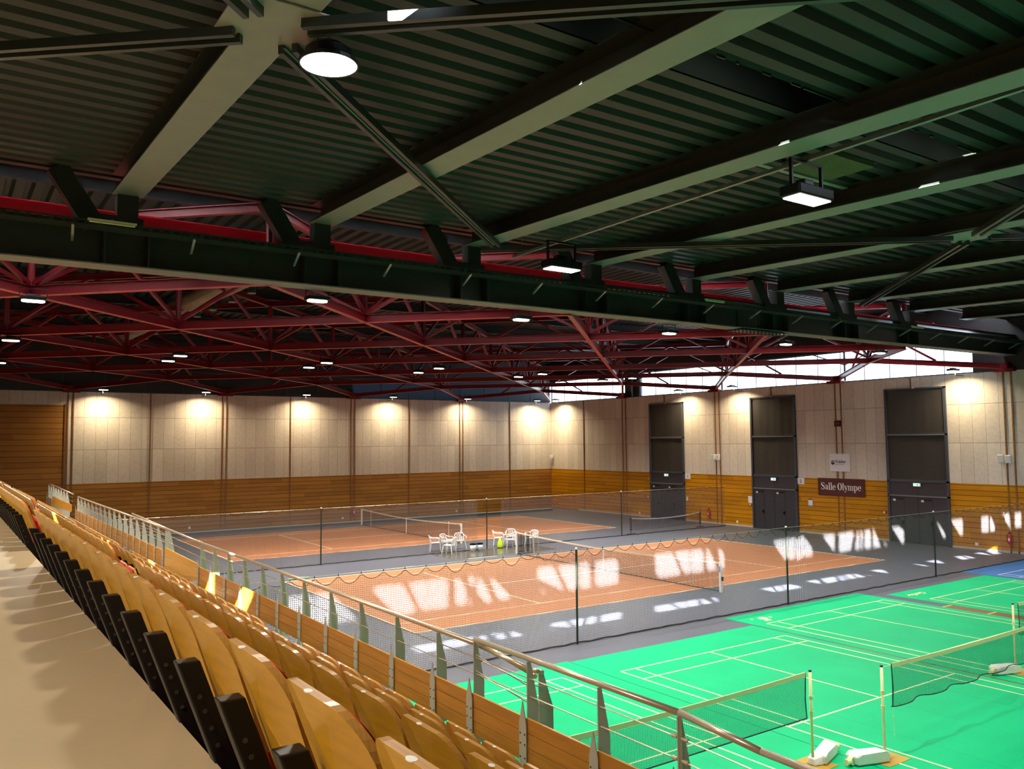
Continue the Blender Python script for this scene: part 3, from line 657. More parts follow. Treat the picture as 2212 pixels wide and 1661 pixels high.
def divider(y, posts, spans, label, sag=0.10, ends=None, heavy=0.0):
    t = empty('divider_net', (0, y, 0), label, 'divider net')
    xs = sorted([p for p in posts] + [s[0] for s in spans] + [s[1] for s in spans])
    def cable(x):
        return 2.52
    for (a, b, folds, bigsag) in spans:
        net_sheet(a, b, 0, scallop(cable, 0.56, bigsag), 0.02, M['net'], 'netting', t, folds=folds)
        f = scallop(cable, 0.56, bigsag)
        mb = MB(); n = int((b-a)/0.07); pts = [(a+(b-a)*i/n, 0, f(a+(b-a)*i/n)) for i in range(n+1)]
        mb.tube(pts, 0.008, 5); k = math.ceil(a/0.56)
        while k*0.56 < b: mb.cyl((k*0.56, 0, 2.48), (k*0.56, 0, 2.53), 0.012, n=5); k += 1
        mb.build('hem_cord', M['cord'], t)
        mb = MB(); n = int((b-a)/0.3)
        mb.tube([(a+(b-a)*i/n, 0.02*math.sin(i*1.7), 0.025+0.01*math.sin(i*2.1)) for i in range(n+1)], 0.022, 6); mb.build('weighted_hem', M['cord'], t)
    a = min(s[0] for s in spans); b = max(s[1] for s in spans)
    mb = MB(); mb.cyl((a-0.7, 0, 2.52), (b+0.1, 0, 2.52), 0.006, n=5); mb.build('cable', M['steel'], t)
    for i, x in enumerate(posts):
        p = MB(); p.cyl((0,0,0), (0,0,2.53), 0.03, n=12); p.build('post', M['dark_steel'], t, loc=(x, -0.04, 0))
        c = MB(); c.cyl((0,0,2.53), (0,0,2.58), 0.035, n=12); c.build('post_cap', M['white'], t, loc=(x, -0.04, 0))
    return t
tn = divider(-3.72, [2.94, 11.92, 21.12], [(-6.2, 12.1, [(12.0, 0.3, 0.06)], 0.16), (12.15, 30.2, [(12.6, 0.5, 0.12), (26.2, 1.6, 0.07)], 0.12)], 'long black divider net between the orange and green courts, struck by sun')
mb = MB(); mb.cyl((-5.1, 0, 2.52), (-4.6, 0, 2.52), 0.02, n=8); mb.cyl((-4.95, 0, 2.52), (-4.75, 0, 2.52), 0.03, n=8); mb.build('turnbuckle', M['galv'], tn)
divider(14.52, [2.91, 11.82, 21.05], [(-7.0, 11.3, [(10.9, 0.5, 0.12)], 0.08), (12.72, 29.9, [(12.9, 0.25, 0.10)], 0.10)], 'black divider net between the two orange tennis courts')
divider(31.3, [], [(-6.9, 28.5, [], 0.10)], 'black divider net hanging in front of the far timber wall') if False else None

def tennis_net(ox, oy, label):
    t = empty('tennis_net', (ox+11.885, oy, 0), label, 'tennis net')
    y0, y1 = -0.914, 11.884; c = (y0+y1)/2
    top = lambda y: 0.914 + 0.156*(abs(y-c)/6.4)**1.6
    net_sheet(y0+0.06, y1-0.06, 0, lambda y: top(y)-0.04, 0.03, M['tnet'], 'netting', t, step=0.25, wob=0.01, along='Y')
    mb = MB(); n = 40
    for i in range(n):
        a = y0+(y1-y0)*i/n; b = y0+(y1-y0)*(i+1)/n
        mb.add([(-0.012,a,top(a)-0.06),(0.012,a,top(a)-0.06),(0.012,a,top(a)),(-0.012,a,top(a)),(-0.012,b,top(b)-0.06),(0.012,b,top(b)-0.06),(0.012,b,top(b)),(-0.012,b,top(b))], [(0,4,7,3),(1,2,6,5),(3,7,6,2),(0,1,5,4)])
    mb.build('headband', M['white_line'], t)
    mb = MB(); mb.cyl((0,y0,0.03), (0,y1,0.03), 0.015, n=6); mb.build('bottom_cord', M['cord'], t)
    mb = MB(); mb.box(-0.015, c-0.025, 0, 0.015, c+0.025, 0.915); mb.build('centre_strap', M['white'], t)
    for y in (y0, y1):
        mb = MB(); mb.box(-0.045, y-0.045, 0, 0.045, y+0.045, 1.08); mb.build('post', M['white'], t, bevel=0.008)
    for y in (0.46, 10.52):
        mb = MB(); mb.cyl((0.03, y, 0), (0.03, y, 1.07), 0.018, n=8); mb.build('singles_stick', M['white'], t)
    mb = MB(); mb.box(-0.02, y0-0.11, 0.42, 0.03, y0-0.045, 0.56); mb.build('winder', M['dark_steel'], t)
    mb = MB(); mb.box(-0.05, y0-0.03, 0.72, -0.0455, y0+0.03, 0.92); mb.build('sticker', mat('blue_sticker', (0.2, 0.3, 0.6), 0.5), t)
tennis_net(0, 0, 'tennis net with white band on the nearer orange court')
tennis_net(0.05, 18.13, 'tennis net with white band on the far orange court')
fn = empty('folded_net', (12.4, 12.0, 0), 'folded black net panels hanging beside the white net post', 'net')
for dx, w in ((-0.18, 0.3), (0.22, 0.12)):
    fo = net_sheet(dx-w/2, dx+w/2, 0, lambda x: 1.02, 0.10, M['tnet'], 'net_panel', fn, step=0.05, wob=0.01)
    mb = MB()
    for x in (dx-w/2, dx, dx+w/2): mb.cyl((x, 0, 0.1), (x, 0, 1.02), 0.012, n=6)
    mb.bar((dx-w/2, 0, 0.1), (dx+w/2, 0, 0.1), 0.05, 0.04); mb.build('net_edge', M['cord'], fn)
mb = MB(); mb.cyl((0.45,-0.05,0.0), (0.45,-0.05,1.0), 0.012, n=6); mb.cyl((-0.4,-0.05,0.02), (0.45,-0.05,0.02), 0.012, n=6); mb.build('stand_rod', M['cord'], fn)

# small pop-up net on the far right
mn = empty('mini_net', (25.2, 14.98, 0), 'low portable net with white tape and black end sleeves near the doors', 'net')
P0 = Vector((-3.1, -0.12, 0)); P1 = Vector((3.1, 0.2, 0))
mb = MB(); n = 24; tops = []
for i in range(n+1):
    f = i/n; p = P0.lerp(P1, f); tops.append(Vector((p.x, p.y, 0.92-0.16*4*f*(1-f))))
for a, b in zip(tops[:-1], tops[1:]): mb.bar(a, b, 0.02, 0.06)
mb.build('white_tape', M['white'], mn)
mb = MB(); vs = []; uv = []
for p in tops: vs += [(p.x, p.y, p.z), (p.x, p.y, 0.18)]; uv += [(p.x, p.z), (p.x, 0.18)]
mb.add(vs, [(2*i, 2*i+1, 2*i+3, 2*i+2) for i in range(n)]); me = mb.mesh('netting', M['tnet']); ul = me.uv_layers.new(name='UVMap')
for l in me.loops: ul.data[l.index].uv = uv[l.vertex_index]
o2 = bpy.data.objects.new('netting', me); COL.objects.link(o2); o2.parent = mn
for p, s in ((P0, 1), (P1, -1)):
    mb = MB(); mb.bar(p + Vector((0,0,0.22)), p + Vector((0,0,0.95)), 0.13, 0.02, up=(1,0,0)); mb.build('end_sleeve', M['black'], mn)
    mb = MB()
    for k in range(6): mb.box(p.x-0.03, p.y-0.02, 0.32+k*0.085, p.x+0.03, p.y-0.015, 0.36+k*0.085)
    mb.build('sleeve_print', M['letter'], mn)
    mb = MB(); mb.cyl(p, p + Vector((0.0,0,0.25)), 0.02, n=8); mb.cyl(p + Vector((0,0,0.9)), p + Vector((-0.05*s,0,1.35)), 0.008, n=6); mb.cyl(p + Vector((-0.35,0,0.015)), p + Vector((0.35,0,0.015)), 0.02, n=8); mb.build('pole', M['black'], mn)

# badminton nets and posts
def bpost(x, y, s, label, flip=1):
    t = empty('badminton_post', (x, y, 0.008), label, 'net post', 'cream badminton posts')
    mb = MB(); mb.cyl((0,0,0.04), (0,0,1.53), 0.024, n=12); mb.build('tube', M['cream'], t, smooth=True)
    mb = MB(); mb.cyl((0,0,1.53), (0,0,1.56), 0.026, n=12); mb.build('top_cap', mat('navy_cap', (0.02,0.03,0.15), 0.4), t)
    mb = MB(); mb.box(-0.32, -0.28, 0, 0.32, 0.28, 0.006); mb.build('base_mat', M['tan'], t)
    # water-filled base: long tank with a sloping neck to the post
    mb = MB(); d = flip
    mb.poly([(d*0.12,-0.18,0.008),(d*0.72,0.02,0.008),(d*0.76,0.02,0.16),(d*0.66,0.02,0.21),(d*0.20,-0.18,0.21),(d*0.10,-0.18,0.16)], (0, 0.24, 0)); mb.build('weight_tank', M['white'], t, bevel=0.03)
    mb = MB(); mb.add([(-0.06*d,-0.09,0.008),(0.2*d,-0.16,0.008),(0.2*d,0.16,0.008),(-0.06*d,0.09,0.008),(-0.05*d,-0.06,0.12),(0.2*d,-0.14,0.17),(0.2*d,0.14,0.17),(-0.05*d,0.06,0.12)], [(0,3,2,1),(4,5,6,7),(0,1,5,4),(1,2,6,5),(2,3,7,6),(3,0,4,7)]); mb.build('neck', M['white'], t, bevel=0.02)
    mb = MB(); mb.cyl((d*0.74, 0.10, 0.08), (d*0.74, 0.18, 0.08), 0.075, n=16); mb.cyl((d*0.80, 0.14, 0.08), (d*0.9, 0.14, 0.08), 0.05, n=12); mb.build('wheel', M['cream'], t)
    mb = MB()
    for z in (0.85, 1.1): mb.cyl((0,0,z-0.03), (0,0,z+0.03), 0.034, n=10)
    mb.build('clamp', M['cream'], t)
bpost(0.84, -12.60, 1, 'cream badminton post with white water tank, left of the twin pair', 1)
bpost(2.08, -13.14, 1, 'cream badminton post with white water tank, right of the twin pair', -1)
bpost(9.5, -11.92, 1, 'cream badminton post with white water tank at the right edge', -1)
bpost(8.35, -13.14, 1, 'cream badminton post with white water tank, outside the picture at the right', 1)
bpost(-5.5, -12.60, 1, 'cream badminton post with white water tank hidden behind the parapet', -1)
def bnet(xa, xb, y, za, zmid, label, loose=False):
    t = empty('badminton_net', ((xa+xb)/2, y, 0), label, 'badminton net', 'badminton nets'); h = (xb-xa)/2
    top = lambda x: 1.545 - (0.04*(1-(x/h)**2))
    bot = (lambda x: 0.80 + 0.02*abs(math.sin(x*5.5))) if loose else (lambda x: 0.79)
    mb = MB(); n = 60; vs = []; uv = []
    for i in range(n+1):
        x = -h+2*h*i/n; y_ = 0.06*math.sin(x*5.5) if loose else 0.0
        vs += [(x, 0, top(x)), (x, y_*0.4, (top(x)+bot(x))/2), (x, y_, bot(x))]; uv += [(x, top(x)), (x, (top(x)+bot(x))/2), (x, bot(x))]
    mb.add(vs, [(3*i+j, 3*i+j+1, 3*i+3+j+1, 3*i+3+j) for i in range(n) for j in (0, 1)]); me = mb.mesh('netting', M['bnet']); ul = me.uv_layers.new(name='UVMap')
    for l in me.loops: ul.data[l.index].uv = uv[l.vertex_index]
    o = bpy.data.objects.new('netting', me); COL.objects.link(o); o.parent = t
    mb = MB(); P = [Vector((-h+2*h*i/24, 0, top(-h+2*h*i/24)-0.03)) for i in range(25)]
    for a, b in zip(P[:-1], P[1:]): mb.bar(a, b, 0.012, 0.075)
    mb.build('top_tape', M['cream'], t)
    mb = MB(); mb.tube([Vector(vs[3*i+2]) for i in range(n+1)], 0.010, 5); mb.tube([(-h,0,top(-h)), (-h+0.03,0,1.1), (-h,0,bot(-h))], 0.010, 5); mb.tube([(h,0,top(h)), (h-0.03,0,1.1), (h,0,bot(h))], 0.010, 5); mb.build('edge_cord', M['cord'], t)
    mb = MB(); mb.cyl((-h-0.25,0,1.53), (-h,0,1.52), 0.005, n=5); mb.cyl((h,0,1.52), (h+0.1,0,1.53), 0.005, n=5); mb.build('tie_cord', M['cream'], t)
    if loose:
        mb = MB(); mb.cyl((-h,0,0.8), (-h+0.01,0,0.3), 0.004, n=5); mb.cyl((-h,0,0.62), (-h,0,0.65), 0.012, n=6); mb.build('hanging_string', M['cream'], t)
bnet(-5.4, 0.72, -12.60, 0, 0, 'badminton net stretched left of the twin posts, partly behind the parapet')
bnet(2.38, 8.25, -13.14, 0, 0, 'loose badminton net with scalloped black hem right of the twin posts', True)
bnet(9.75, 15.3, -11.92, 0, 0, 'badminton net just entering at the right edge', True)

# ------------------------------------------------------------------ plastic chairs, bins, bag
def make_chair():
    t = empty('plastic_chair', (0,0,0)); m = M['white']
    mb = MB()
    mb.poly([(-0.22,-0.21,0.41),(0.22,-0.23,0.43),(0.22,0.23,0.43),(-0.22,0.21,0.41)], (0,0,0.03)); mb.build('seat', m, t, bevel=0.01)
    for sx, sy in ((1,1),(1,-1),(-1,1),(-1,-1)):
        mb = MB(); mb.cyl((sx*0.27, sy*0.27, 0), (sx*0.21, sy*0.22, 0.42), 0.016, 0.032, n=8); mb.build('leg', m, t)
    mb = MB()
    for sy in (1,-1): mb.tube([(0.22,sy*0.24,0.43),(0.25,sy*0.27,0.60),(0.17,sy*0.28,0.66),(-0.1,sy*0.27,0.665),(-0.26,sy*0.24,0.70)], 0.022, 8)
    mb.build('armrest', m, t)
    mb = MB(); pts = []
    mb.tube([(-0.21,-0.22,0.42),(-0.27,-0.23,0.68),(-0.30,-0.18,0.78),(-0.31,0,0.80),(-0.30,0.18,0.78),(-0.27,0.23,0.68),(-0.21,0.22,0.42)], 0.024, 8)
    for y in (-0.10,0,0.10): mb.bar((-0.22,y,0.43), (-0.305,y,0.79), 0.045, 0.012, up=(1,0,0))
    mb.build('backrest', m, t); return t
ch = make_chair()
chairs = [(9.22,15.25,-0.4,'leftmost white plastic armchair, behind the one facing away, by the far net post'),(9.30,14.0,2.2,'white plastic armchair at the front of the left group'),(9.93,15.3,-1.2,'white plastic armchair in the middle of the left group'),(10.72,15.3,-1.9,'white plastic armchair at the right of the left group, beside the bins'),
          (12.98,15.15,-0.6,'white plastic armchair behind the lime bag'),(12.95,14.05,2.9,'white plastic armchair directly left of the folded net'),(13.8,15.2,-2.2,'white plastic armchair at the back of the right group'),(14.3,14.0,-2.8,'rightmost white plastic armchair, seen through the folded net')]
for i, (x, y, r, lab) in enumerate(chairs):
    c = ch if i == 0 else copy_tree(ch); c.location = (x, y, 0.004); c.rotation_euler = (0, 0, r); tag(c, lab, 'chair', 'white plastic armchairs between the courts')
for i, (x, y) in enumerate(((10.76,14.12),(11.14,14.08))):
    t = empty('waste_bin', (x, y, 0.004), 'pale blue waste bin with black liner, %s of the two' % ('left' if i == 0 else 'right'), 'bin', 'pale blue bins beside the chairs')
    mb = MB(); mb.lathe([(0.0,0),(0.125,0),(0.16,0.36),(0.145,0.36),(0.115,0.02)], (0,0,0), 18); mb.build('body', M['paleblue'] if i else M['white'], t, smooth=True)
    mb = MB(); mb.lathe([(0.165,0.32),(0.175,0.39),(0.12,0.37),(0.10,0.2)], (0,0,0), 18); mb.build('liner', M['black'], t)
t = empty('lime_bag', (12.56, 14.38, 0.004), 'bright lime fabric bag standing on the dark mat', 'bag')
mb = MB(); mb.lathe([(0.0,0),(0.13,0.0),(0.15,0.12),(0.12,0.28),(0.06,0.46),(0.02,0.54)], (0,0,0), 10); mb.build('bag_body', M['lime'], t)
mb = MB(); mb.cyl((0,0,0.0), (0,0,0.03), 0.155, n=10); mb.build('bag_base', M['black'], t)

# ------------------------------------------------------------------ doors in the window wall
def door(n, yc):
    w = 3.30; d = bpy.data.objects.new('door_%d' % n, None); COL.objects.link(d); d.location = (XW, yc, 0); tag(d, kind='structure')
    y0, y1 = -w/2, w/2
    mb = MB()
    mb.box(-0.12, y0, 0, -0.005, y0+0.12, 8.08); mb.box(-0.12, y1-0.12, 0, -0.005, y1, 8.08); mb.box(-0.12, y0, 8.0, -0.005, y1, 8.08)
    for z in (2.42, 3.18, 5.6): mb.box(-0.12, y0, z, -0.005, y1, z+0.09)
    mb.build('door_frame', M['frame'], d)
    for z in (2.425, 5.605):
        mb = MB(); mb.box(-0.135, y0+0.1, z, -0.12, y1-0.1, z+0.06); mb.build('rail', mat('grey_rail', (0.16,0.16,0.17), 0.4), d)
    mb = MB(); mb.box(-0.06, y0+0.12, 2.5, -0.02, y1-0.12, 3.2); mb.box(-0.07, -0.02, 2.5, -0.055, 0.02, 3.2); mb.build('transom_panel', M['door'], d)
    for z0, z1 in ((3.27, 5.6), (5.7, 8.0)):
        mb = MB(); n_ = 40; vs = []
        for i in range(n_+1):
            y = y0+0.14+(w-0.28)*i/n_
            for z in (z0, (z0+z1)/2, z1): vs.append((-0.05+0.012*math.sin(i*0.9+z)*(z1-z)/(z1-z0)+0.012*math.sin(i*0.33), y, z))
        mb.add(vs, [(3*i+j, 3*i+j+1, 3*i+4+j, 3*i+3+j) for i in range(n_) for j in (0,1)]); mb.build('blind', M['blind'], d, smooth=True)
        mb = MB(); mb.box(-0.08, y0+0.14, z0, -0.03, y1-0.14, z0+0.05); mb.build('blind_bar', M['frame'], d)
    lw = (w-0.24)/4
    for k in range(4):
        a = y0+0.12+lw*k; lf = MB(); lf.box(-0.07, a+0.008, 0.02, -0.03, a+lw-0.008, 2.41); leaf = lf.build('door_leaf', M['door'], d)
        if k in (1, 3):
            hb = MB(); hb.box(-0.13, a+0.03, 0.98, -0.07, a+0.14, 1.16); hb.build('push_latch', M['black'], leaf)
        if k in (1, 3):
            hb = MB(); hb.box(-0.075, a+lw-0.3, 2.16, -0.071, a+lw-0.16, 2.27); hb.build('door_label', M['paper'], leaf)
            hb = MB(); hb.box(-0.12, a+0.08, 2.26, -0.07, a+0.45, 2.31); hb.build('door_closer', M['black'], leaf)
    mb = MB(); mb.box(-0.14, -0.06, 8.05, -0.1, 0.06, 8.11); mb.build('sensor', M['white'], d)
DY = [20.13, 11.10, 2.10]
for n, y in enumerate(DY): door(n+1, y)
for i, y in enumerate((20.09, 11.06, 2.09)):
    t = empty('exit_sign', (XW-0.13, y, 3.05), 'lit green exit sign above the %s door from the corner' % ORD[i+1], 'exit sign', 'exit signs over the doors')
    mb = MB(); mb.box(-0.06, -0.19, -0.09, 0.0, 0.19, 0.09); mb.build('housing', M['white'], t)
    mb = MB(); mb.box(-0.065, -0.16, -0.06, -0.06, 0.16, 0.06); mb.build('face', M['exit_glow'], t)
    mb = MB(); mb.box(-0.068, -0.10, -0.03, -0.066, -0.02, 0.03); mb.bar((-0.067, 0.0, 0), (-0.067, 0.10, 0), 0.004, 0.02); mb.build('pictogram', mat('exit_green', (0.0,0.25,0.12), 0.5), t)
# vertical boards: text runs towards -Y
RW = Matrix(((0,0,-1),(-1,0,0),(0,1,0))).to_euler()
def wall_text(txt, size, m, parent, loc, name='lettering'): return put_mesh(text_mesh(txt, size), name, m, parent, loc, RW)
for i, (y, z) in enumerate(((18.2, 3.02), (9.22, 3.0))):
    t = empty('number_board', (XW-0.02, y, z), 'small white board with the number %s, right of the %s door from the corner' % (('one','two')[i], ORD[i+1]), 'sign')
    mb = MB(); mb.box(-0.02, -0.24, -0.19, 0, 0.24, 0.19); mb.build('board', M['paper'], t)
    wall_text(str(i+1), 0.26, M['ink'], t, (-0.024, 0.07, -0.09))
# hall name board, serif letters drawn stroke by stroke
t = empty('name_board', (XW-0.02, 6.58, 2.735), 'dark red board reading Salle Olympe in white serif letters', 'sign')
mb = MB(); mb.box(-0.03, -1.47, -0.49, 0, 1.47, 0.49); mb.build('board', M['signred'], t)
LM = MB(); LK = [0]
def stroke(pts, ox, sc_):
    L = []
    for i, (x, y, w) in enumerate(pts):
        a = pts[max(0, i-1)]; b = pts[min(len(pts)-1, i+1)]; dx, dy = b[0]-a[0], b[1]-a[1]; l = math.hypot(dx, dy) or 1
        nx, ny = -dy/l*w/2, dx/l*w/2; L.append(((x+nx, y+ny), (x-nx, y-ny)))
    vs = []; LK[0] += 1; off = -0.034 - 0.0002*(LK[0] % 5)
    for (p, q) in L:
        for s_ in (p, q): vs.append((off, -(ox + s_[0]*sc_), s_[1]*sc_))
    LM.add(vs, [(2*i, 2*i+1, 2*i+3, 2*i+2) for i in range(len(L)-1)])
def ring(cx, cy, rx, ry, wt, wn, a0=0, a1=360, n=24):
    out = []
    for i in range(n+1):
        a = math.radians(a0+(a1-a0)*i/n); out.append((cx+rx*math.cos(a), cy+ry*math.sin(a), wn+(wt-wn)*abs(math.cos(a))**1.5))
    return out
def ser(x, y, w=0.30, h=0.045): return [(x-w/2, y, h), (x+w/2, y, h)]
XH = 0.66
GL = {
 'S': (0.66, [[(0.53,0.80,0.05),(0.44,0.94,0.05),(0.30,0.98,0.06),(0.15,0.92,0.10),(0.11,0.77,0.16),(0.18,0.64,0.19),(0.34,0.53,0.21),(0.50,0.42,0.19),(0.55,0.26,0.16),(0.50,0.10,0.10),(0.34,0.02,0.06),(0.20,0.05,0.05),(0.09,0.20,0.05)], [(0.545,0.72,0.045),(0.545,0.99,0.045)], [(0.08,0.01,0.045),(0.08,0.32,0.045)]]),
 'a': (0.54, [[(0.09,0.50,0.10),(0.13,0.61,0.07),(0.25,0.66,0.06),(0.36,0.60,0.11),(0.38,0.48,0.14),(0.38,0.12,0.14),(0.43,0.04,0.08),(0.53,0.05,0.04)], [(0.36,0.39,0.04),(0.20,0.33,0.08),(0.12,0.20,0.14),(0.15,0.06,0.10),(0.25,0.03,0.06),(0.36,0.12,0.04)], [(0.07,0.53,0.04),(0.15,0.47,0.04)]]),
 'l': (0.32, [[(0.16,0.0,0.15),(0.16,1.0,0.15)], ser(0.16,0.022,0.32), [(0.0,0.975,0.045),(0.17,0.985,0.045)]]),
 'e': (0.52, [ring(0.26,0.33,0.18,0.31,0.15,0.05,0,300), [(0.12,0.36,0.04),(0.46,0.36,0.04)], [(0.35,0.07,0.05),(0.42,0.12,0.04),(0.46,0.19,0.04)]]),
 ' ': (0.26, []),
 'O': (0.74, [ring(0.37,0.5,0.26,0.475,0.19,0.05)]),
 'y': (0.56, [[(0.10,0.63,0.14),(0.31,0.05,0.15)], [(0.48,0.63,0.05),(0.28,0.0,0.05),(0.20,-0.20,0.07),(0.11,-0.25,0.09),(0.06,-0.19,0.11)], ser(0.12,XH-0.022,0.26), ser(0.48,XH-0.022,0.20)]),
 'm': (0.90, [[(0.14,0,0.14),(0.14,XH,0.14)], [(0.45,0,0.14),(0.45,0.48,0.14),(0.40,0.61,0.09),(0.30,0.63,0.05),(0.20,0.52,0.04)], [(0.76,0,0.14),(0.76,0.48,0.14),(0.71,0.61,0.09),(0.61,0.63,0.05),(0.51,0.52,0.04)], ser(0.14,0.022,0.27), ser(0.45,0.022,0.27), ser(0.76,0.022,0.27), [(0.0,XH-0.025,0.045),(0.16,XH-0.02,0.045)]]),
 'p': (0.60, [[(0.14,-0.28,0.14),(0.14,XH,0.14)], ring(0.32,0.33,0.16,0.31,0.15,0.05,-125,125), ser(0.14,-0.26,0.30), [(0.0,XH-0.025,0.045),(0.16,XH-0.02,0.045)]]),
}
s = 'Salle Olympe'; adv = sum(GL[c][0] for c in s); S_ = 0.405; wx = 2.54/(adv*S_); ox = -1.28
for c in s:
    for st in GL[c][1]: stroke([(x*wx, y-0.40, w) for x, y, w in st], ox, S_)
    ox += GL[c][0]*S_*wx
LM.build('lettering', M['letter'], t)
# town board
t = empty('town_board', (XW-0.02, 6.6, 4.12), 'white square board reading Publier with a round dark emblem', 'sign')
mb = MB(); mb.box(-0.03, -0.63, -0.5, 0, 0.63, 0.5); mb.build('board', M['paper'], t)
wall_text('Publier', 0.235, M['ink'], t, (-0.034, 0.26, -0.02))
wall_text('A M P H I O N', 0.085, M['grey_ink'], t, (-0.034, 0.26, -0.14))
mb = MB()
def disc_part(y0c, zc, r, lo, hi, cut):
    pts = []
    for i in range(33):
        a = math.radians(lo+(hi-lo)*i/32); pts.append((-0.034, y0c - r*math.cos(a), zc + r*math.sin(a)))
    for i in range(33):
        f = i/32; yy = pts[32][1] + (pts[0][1]-pts[32][1])*f; zz2 = pts[32][2] + (pts[0][2]-pts[32][2])*f + cut*math.sin(PI*f); pts.append((-0.034, yy, zz2))
    return pts
mb.poly(disc_part(0.43, 0.0, 0.125, 5, 175, 0.055), (-0.003, 0, 0)); mb.poly(disc_part(0.43, 0.0, 0.125, 190, 350, 0.045)[::-1], (-0.003, 0, 0)); mb.build('emblem', M['ink'], t)
t = empty('wall_clock', (XW-0.02, 6.62, 6.32), 'small black digital clock on the battens above the boards', 'clock')
mb = MB(); mb.box(-0.08, -0.2, -0.16, 0, 0.2, 0.16); mb.build('case', M['black'], t)
mb = MB()
for k in range(4):
    y = 0.11-k*0.07
    for z in (-0.05, 0.0, 0.05): mb.box(-0.083, y-0.018, z-0.005, -0.081, y+0.018, z+0.005)
mb.build('digits', M['screen_red'], t)
# speakers, sockets, posters, extinguishers on the walls
for i, (y, z, nm) in enumerate(((15.78, 4.33, 'left box of the pair over the wall between the first doors'), (15.40, 4.33, 'right box of the pair over the wall between the first doors'), (-2.10, 4.45, 'left box of the pair at the right edge'), (-2.46, 4.43, 'right box of the pair at the right edge'))):
    t = empty('wall_speaker', (XW-0.03, y, z), 'small white loudspeaker, %s' % nm, 'speaker', 'white loudspeakers on the window wall')
    mb = MB(); mb.box(-0.22, -0.13, -0.19, -0.04, 0.13, 0.19); mb.build('cabinet', M['white'], t, bevel=0.03)
    mb = MB(); mb.box(-0.225, -0.10, -0.16, -0.221, 0.10, 0.16); mb.build('grille', mat('pale_grille', (0.55,0.57,0.6), 0.6), t)
    mb = MB(); mb.box(-0.05, -0.03, -0.03, 0, 0.03, 0.03); mb.build('bracket', M['galv'], t)
t = empty('wall_speaker', (XW-0.05, 33.2, 4.2), 'small white loudspeaker in the far corner', 'speaker')
mb = MB(); mb.box(-0.2, -0.13, -0.15, 0.0, 0.13, 0.15); mb.build('cabinet', M['white'], t, bevel=0.03)
def extinguisher(loc, label, rz=0):
    t = empty('fire_extinguisher', loc, label, 'fire extinguisher', None, rz)
    mb = MB(); mb.lathe([(0,0),(0.085,0.0),(0.09,0.03),(0.09,0.42),(0.06,0.50),(0.03,0.53),(0,0.53)], (-0.12,0,0), 16); mb.build('cylinder', M['ext_red'], t, smooth=True)
    mb = MB(); mb.box(-0.16, -0.02, 0.53, -0.04, 0.02, 0.60); mb.tube([(-0.14,0.02,0.56),(-0.16,0.10,0.45),(-0.16,0.10,0.1)], 0.014, 6); mb.build('valve_hose', M['black'], t)
    mb = MB(); mb.box(-0.214, -0.04, 0.18, -0.209, 0.04, 0.32); mb.build('label_plate', M['paper'], t)
    mb = MB(); mb.box(-0.04, -0.04, 0.2, 0, 0.04, 0.3); mb.build('hook', M['black'], t)
extinguisher((XW-0.035, 16.3, 0.38), 'red fire extinguisher on the timber wall between the first two doors')
extinguisher((XW-0.035, -2.34, 0.40), 'red fire extinguisher at the right edge behind the net')
extinguisher((12.81, YW-0.035, 0.36), 'red fire extinguisher on the battens of the back wall', PI/2)
def plate(name, x, y, z, w, h, m, label, cat, group=None, back=False):
    mb = MB()
    if back: mb.box(-w/2, -0.02, -h/2, w/2, 0, h/2); loc = (x, YW-0.005, z)
    else: mb.box(-0.02, -w/2, -h/2, 0, w/2, h/2); loc = (XW-0.005, y, z)
    return tag(mb.build(name, m, loc=loc), label, cat, group)
plate('wall_socket', 0, 14.06, 0.26, 0.14, 0.14, M['white'], 'white socket low on the wall left of door with panel 2', 'socket')
plate('wall_socket', 0, -0.73, 0.27, 0.14, 0.14, M['white'], 'white socket low on the wall right of the last door', 'socket')
plate('wall_socket', 0, 23.0, 0.23, 0.14, 0.14, M['white'], 'white socket low on the wall left of the first door', 'socket')
plate('wall_socket', 1.76, 0, 0.22, 0.14, 0.14, M['white'], 'white socket low on the back wall, leftmost', 'socket', None, True)
plate('wall_socket', 12.06, 0, 0.22, 0.14, 0.14, M['white'], 'white socket low on the back wall near the extinguisher', 'socket', None, True)
plate('wall_socket', 21.34, 0, 0.20, 0.14, 0.14, M['white'], 'white socket low on the back wall behind the chairs', 'socket', None, True)
plate('notice', 0, 12.99, 1.72, 0.30, 0.42, M['paper'], 'white cabinet sized notice beside the middle door', 'notice')
plate('notice', 0, 18.32, 1.5, 0.16, 0.26, M['paper'], 'small white notice right of the first door', 'notice')
t = empty('poster', (XW-0.01, 8.62, 1.78), 'small white poster with blue foot left of the name board', 'poster')
mb = MB(); mb.box(-0.01, -0.14, -0.22, 0, 0.14, 0.22); mb.build('sheet', M['paper'], t)
mb = MB(); mb.box(-0.013, -0.14, -0.22, -0.011, 0.14, -0.16); mb.build('blue_band', mat('blue_print', (0.15,0.35,0.7), 0.5), t)
mb = MB(); mb.box(-0.013, -0.14, 0.14, -0.011, 0.14, 0.22); mb.build('photo_band', mat('dark_print', (0.12,0.06,0.06), 0.5), t)
for y, z, nm in ((22.01,1.44,'left of the first door'), (12.92,1.42,'left of the middle door'), (3.98,1.5,'left of the last door')):
    t = empty('call_point', (XW-0.005, y, z), 'small red alarm call point %s' % nm, 'alarm')
    mb = MB(); mb.box(-0.04, -0.09, -0.05, 0, 0.0, 0.05); mb.build('red_box', M['ext_red'], t)
    mb = MB(); mb.box(-0.045, 0.005, -0.05, 0, 0.09, 0.05); mb.build('white_cover', M['white'], t)

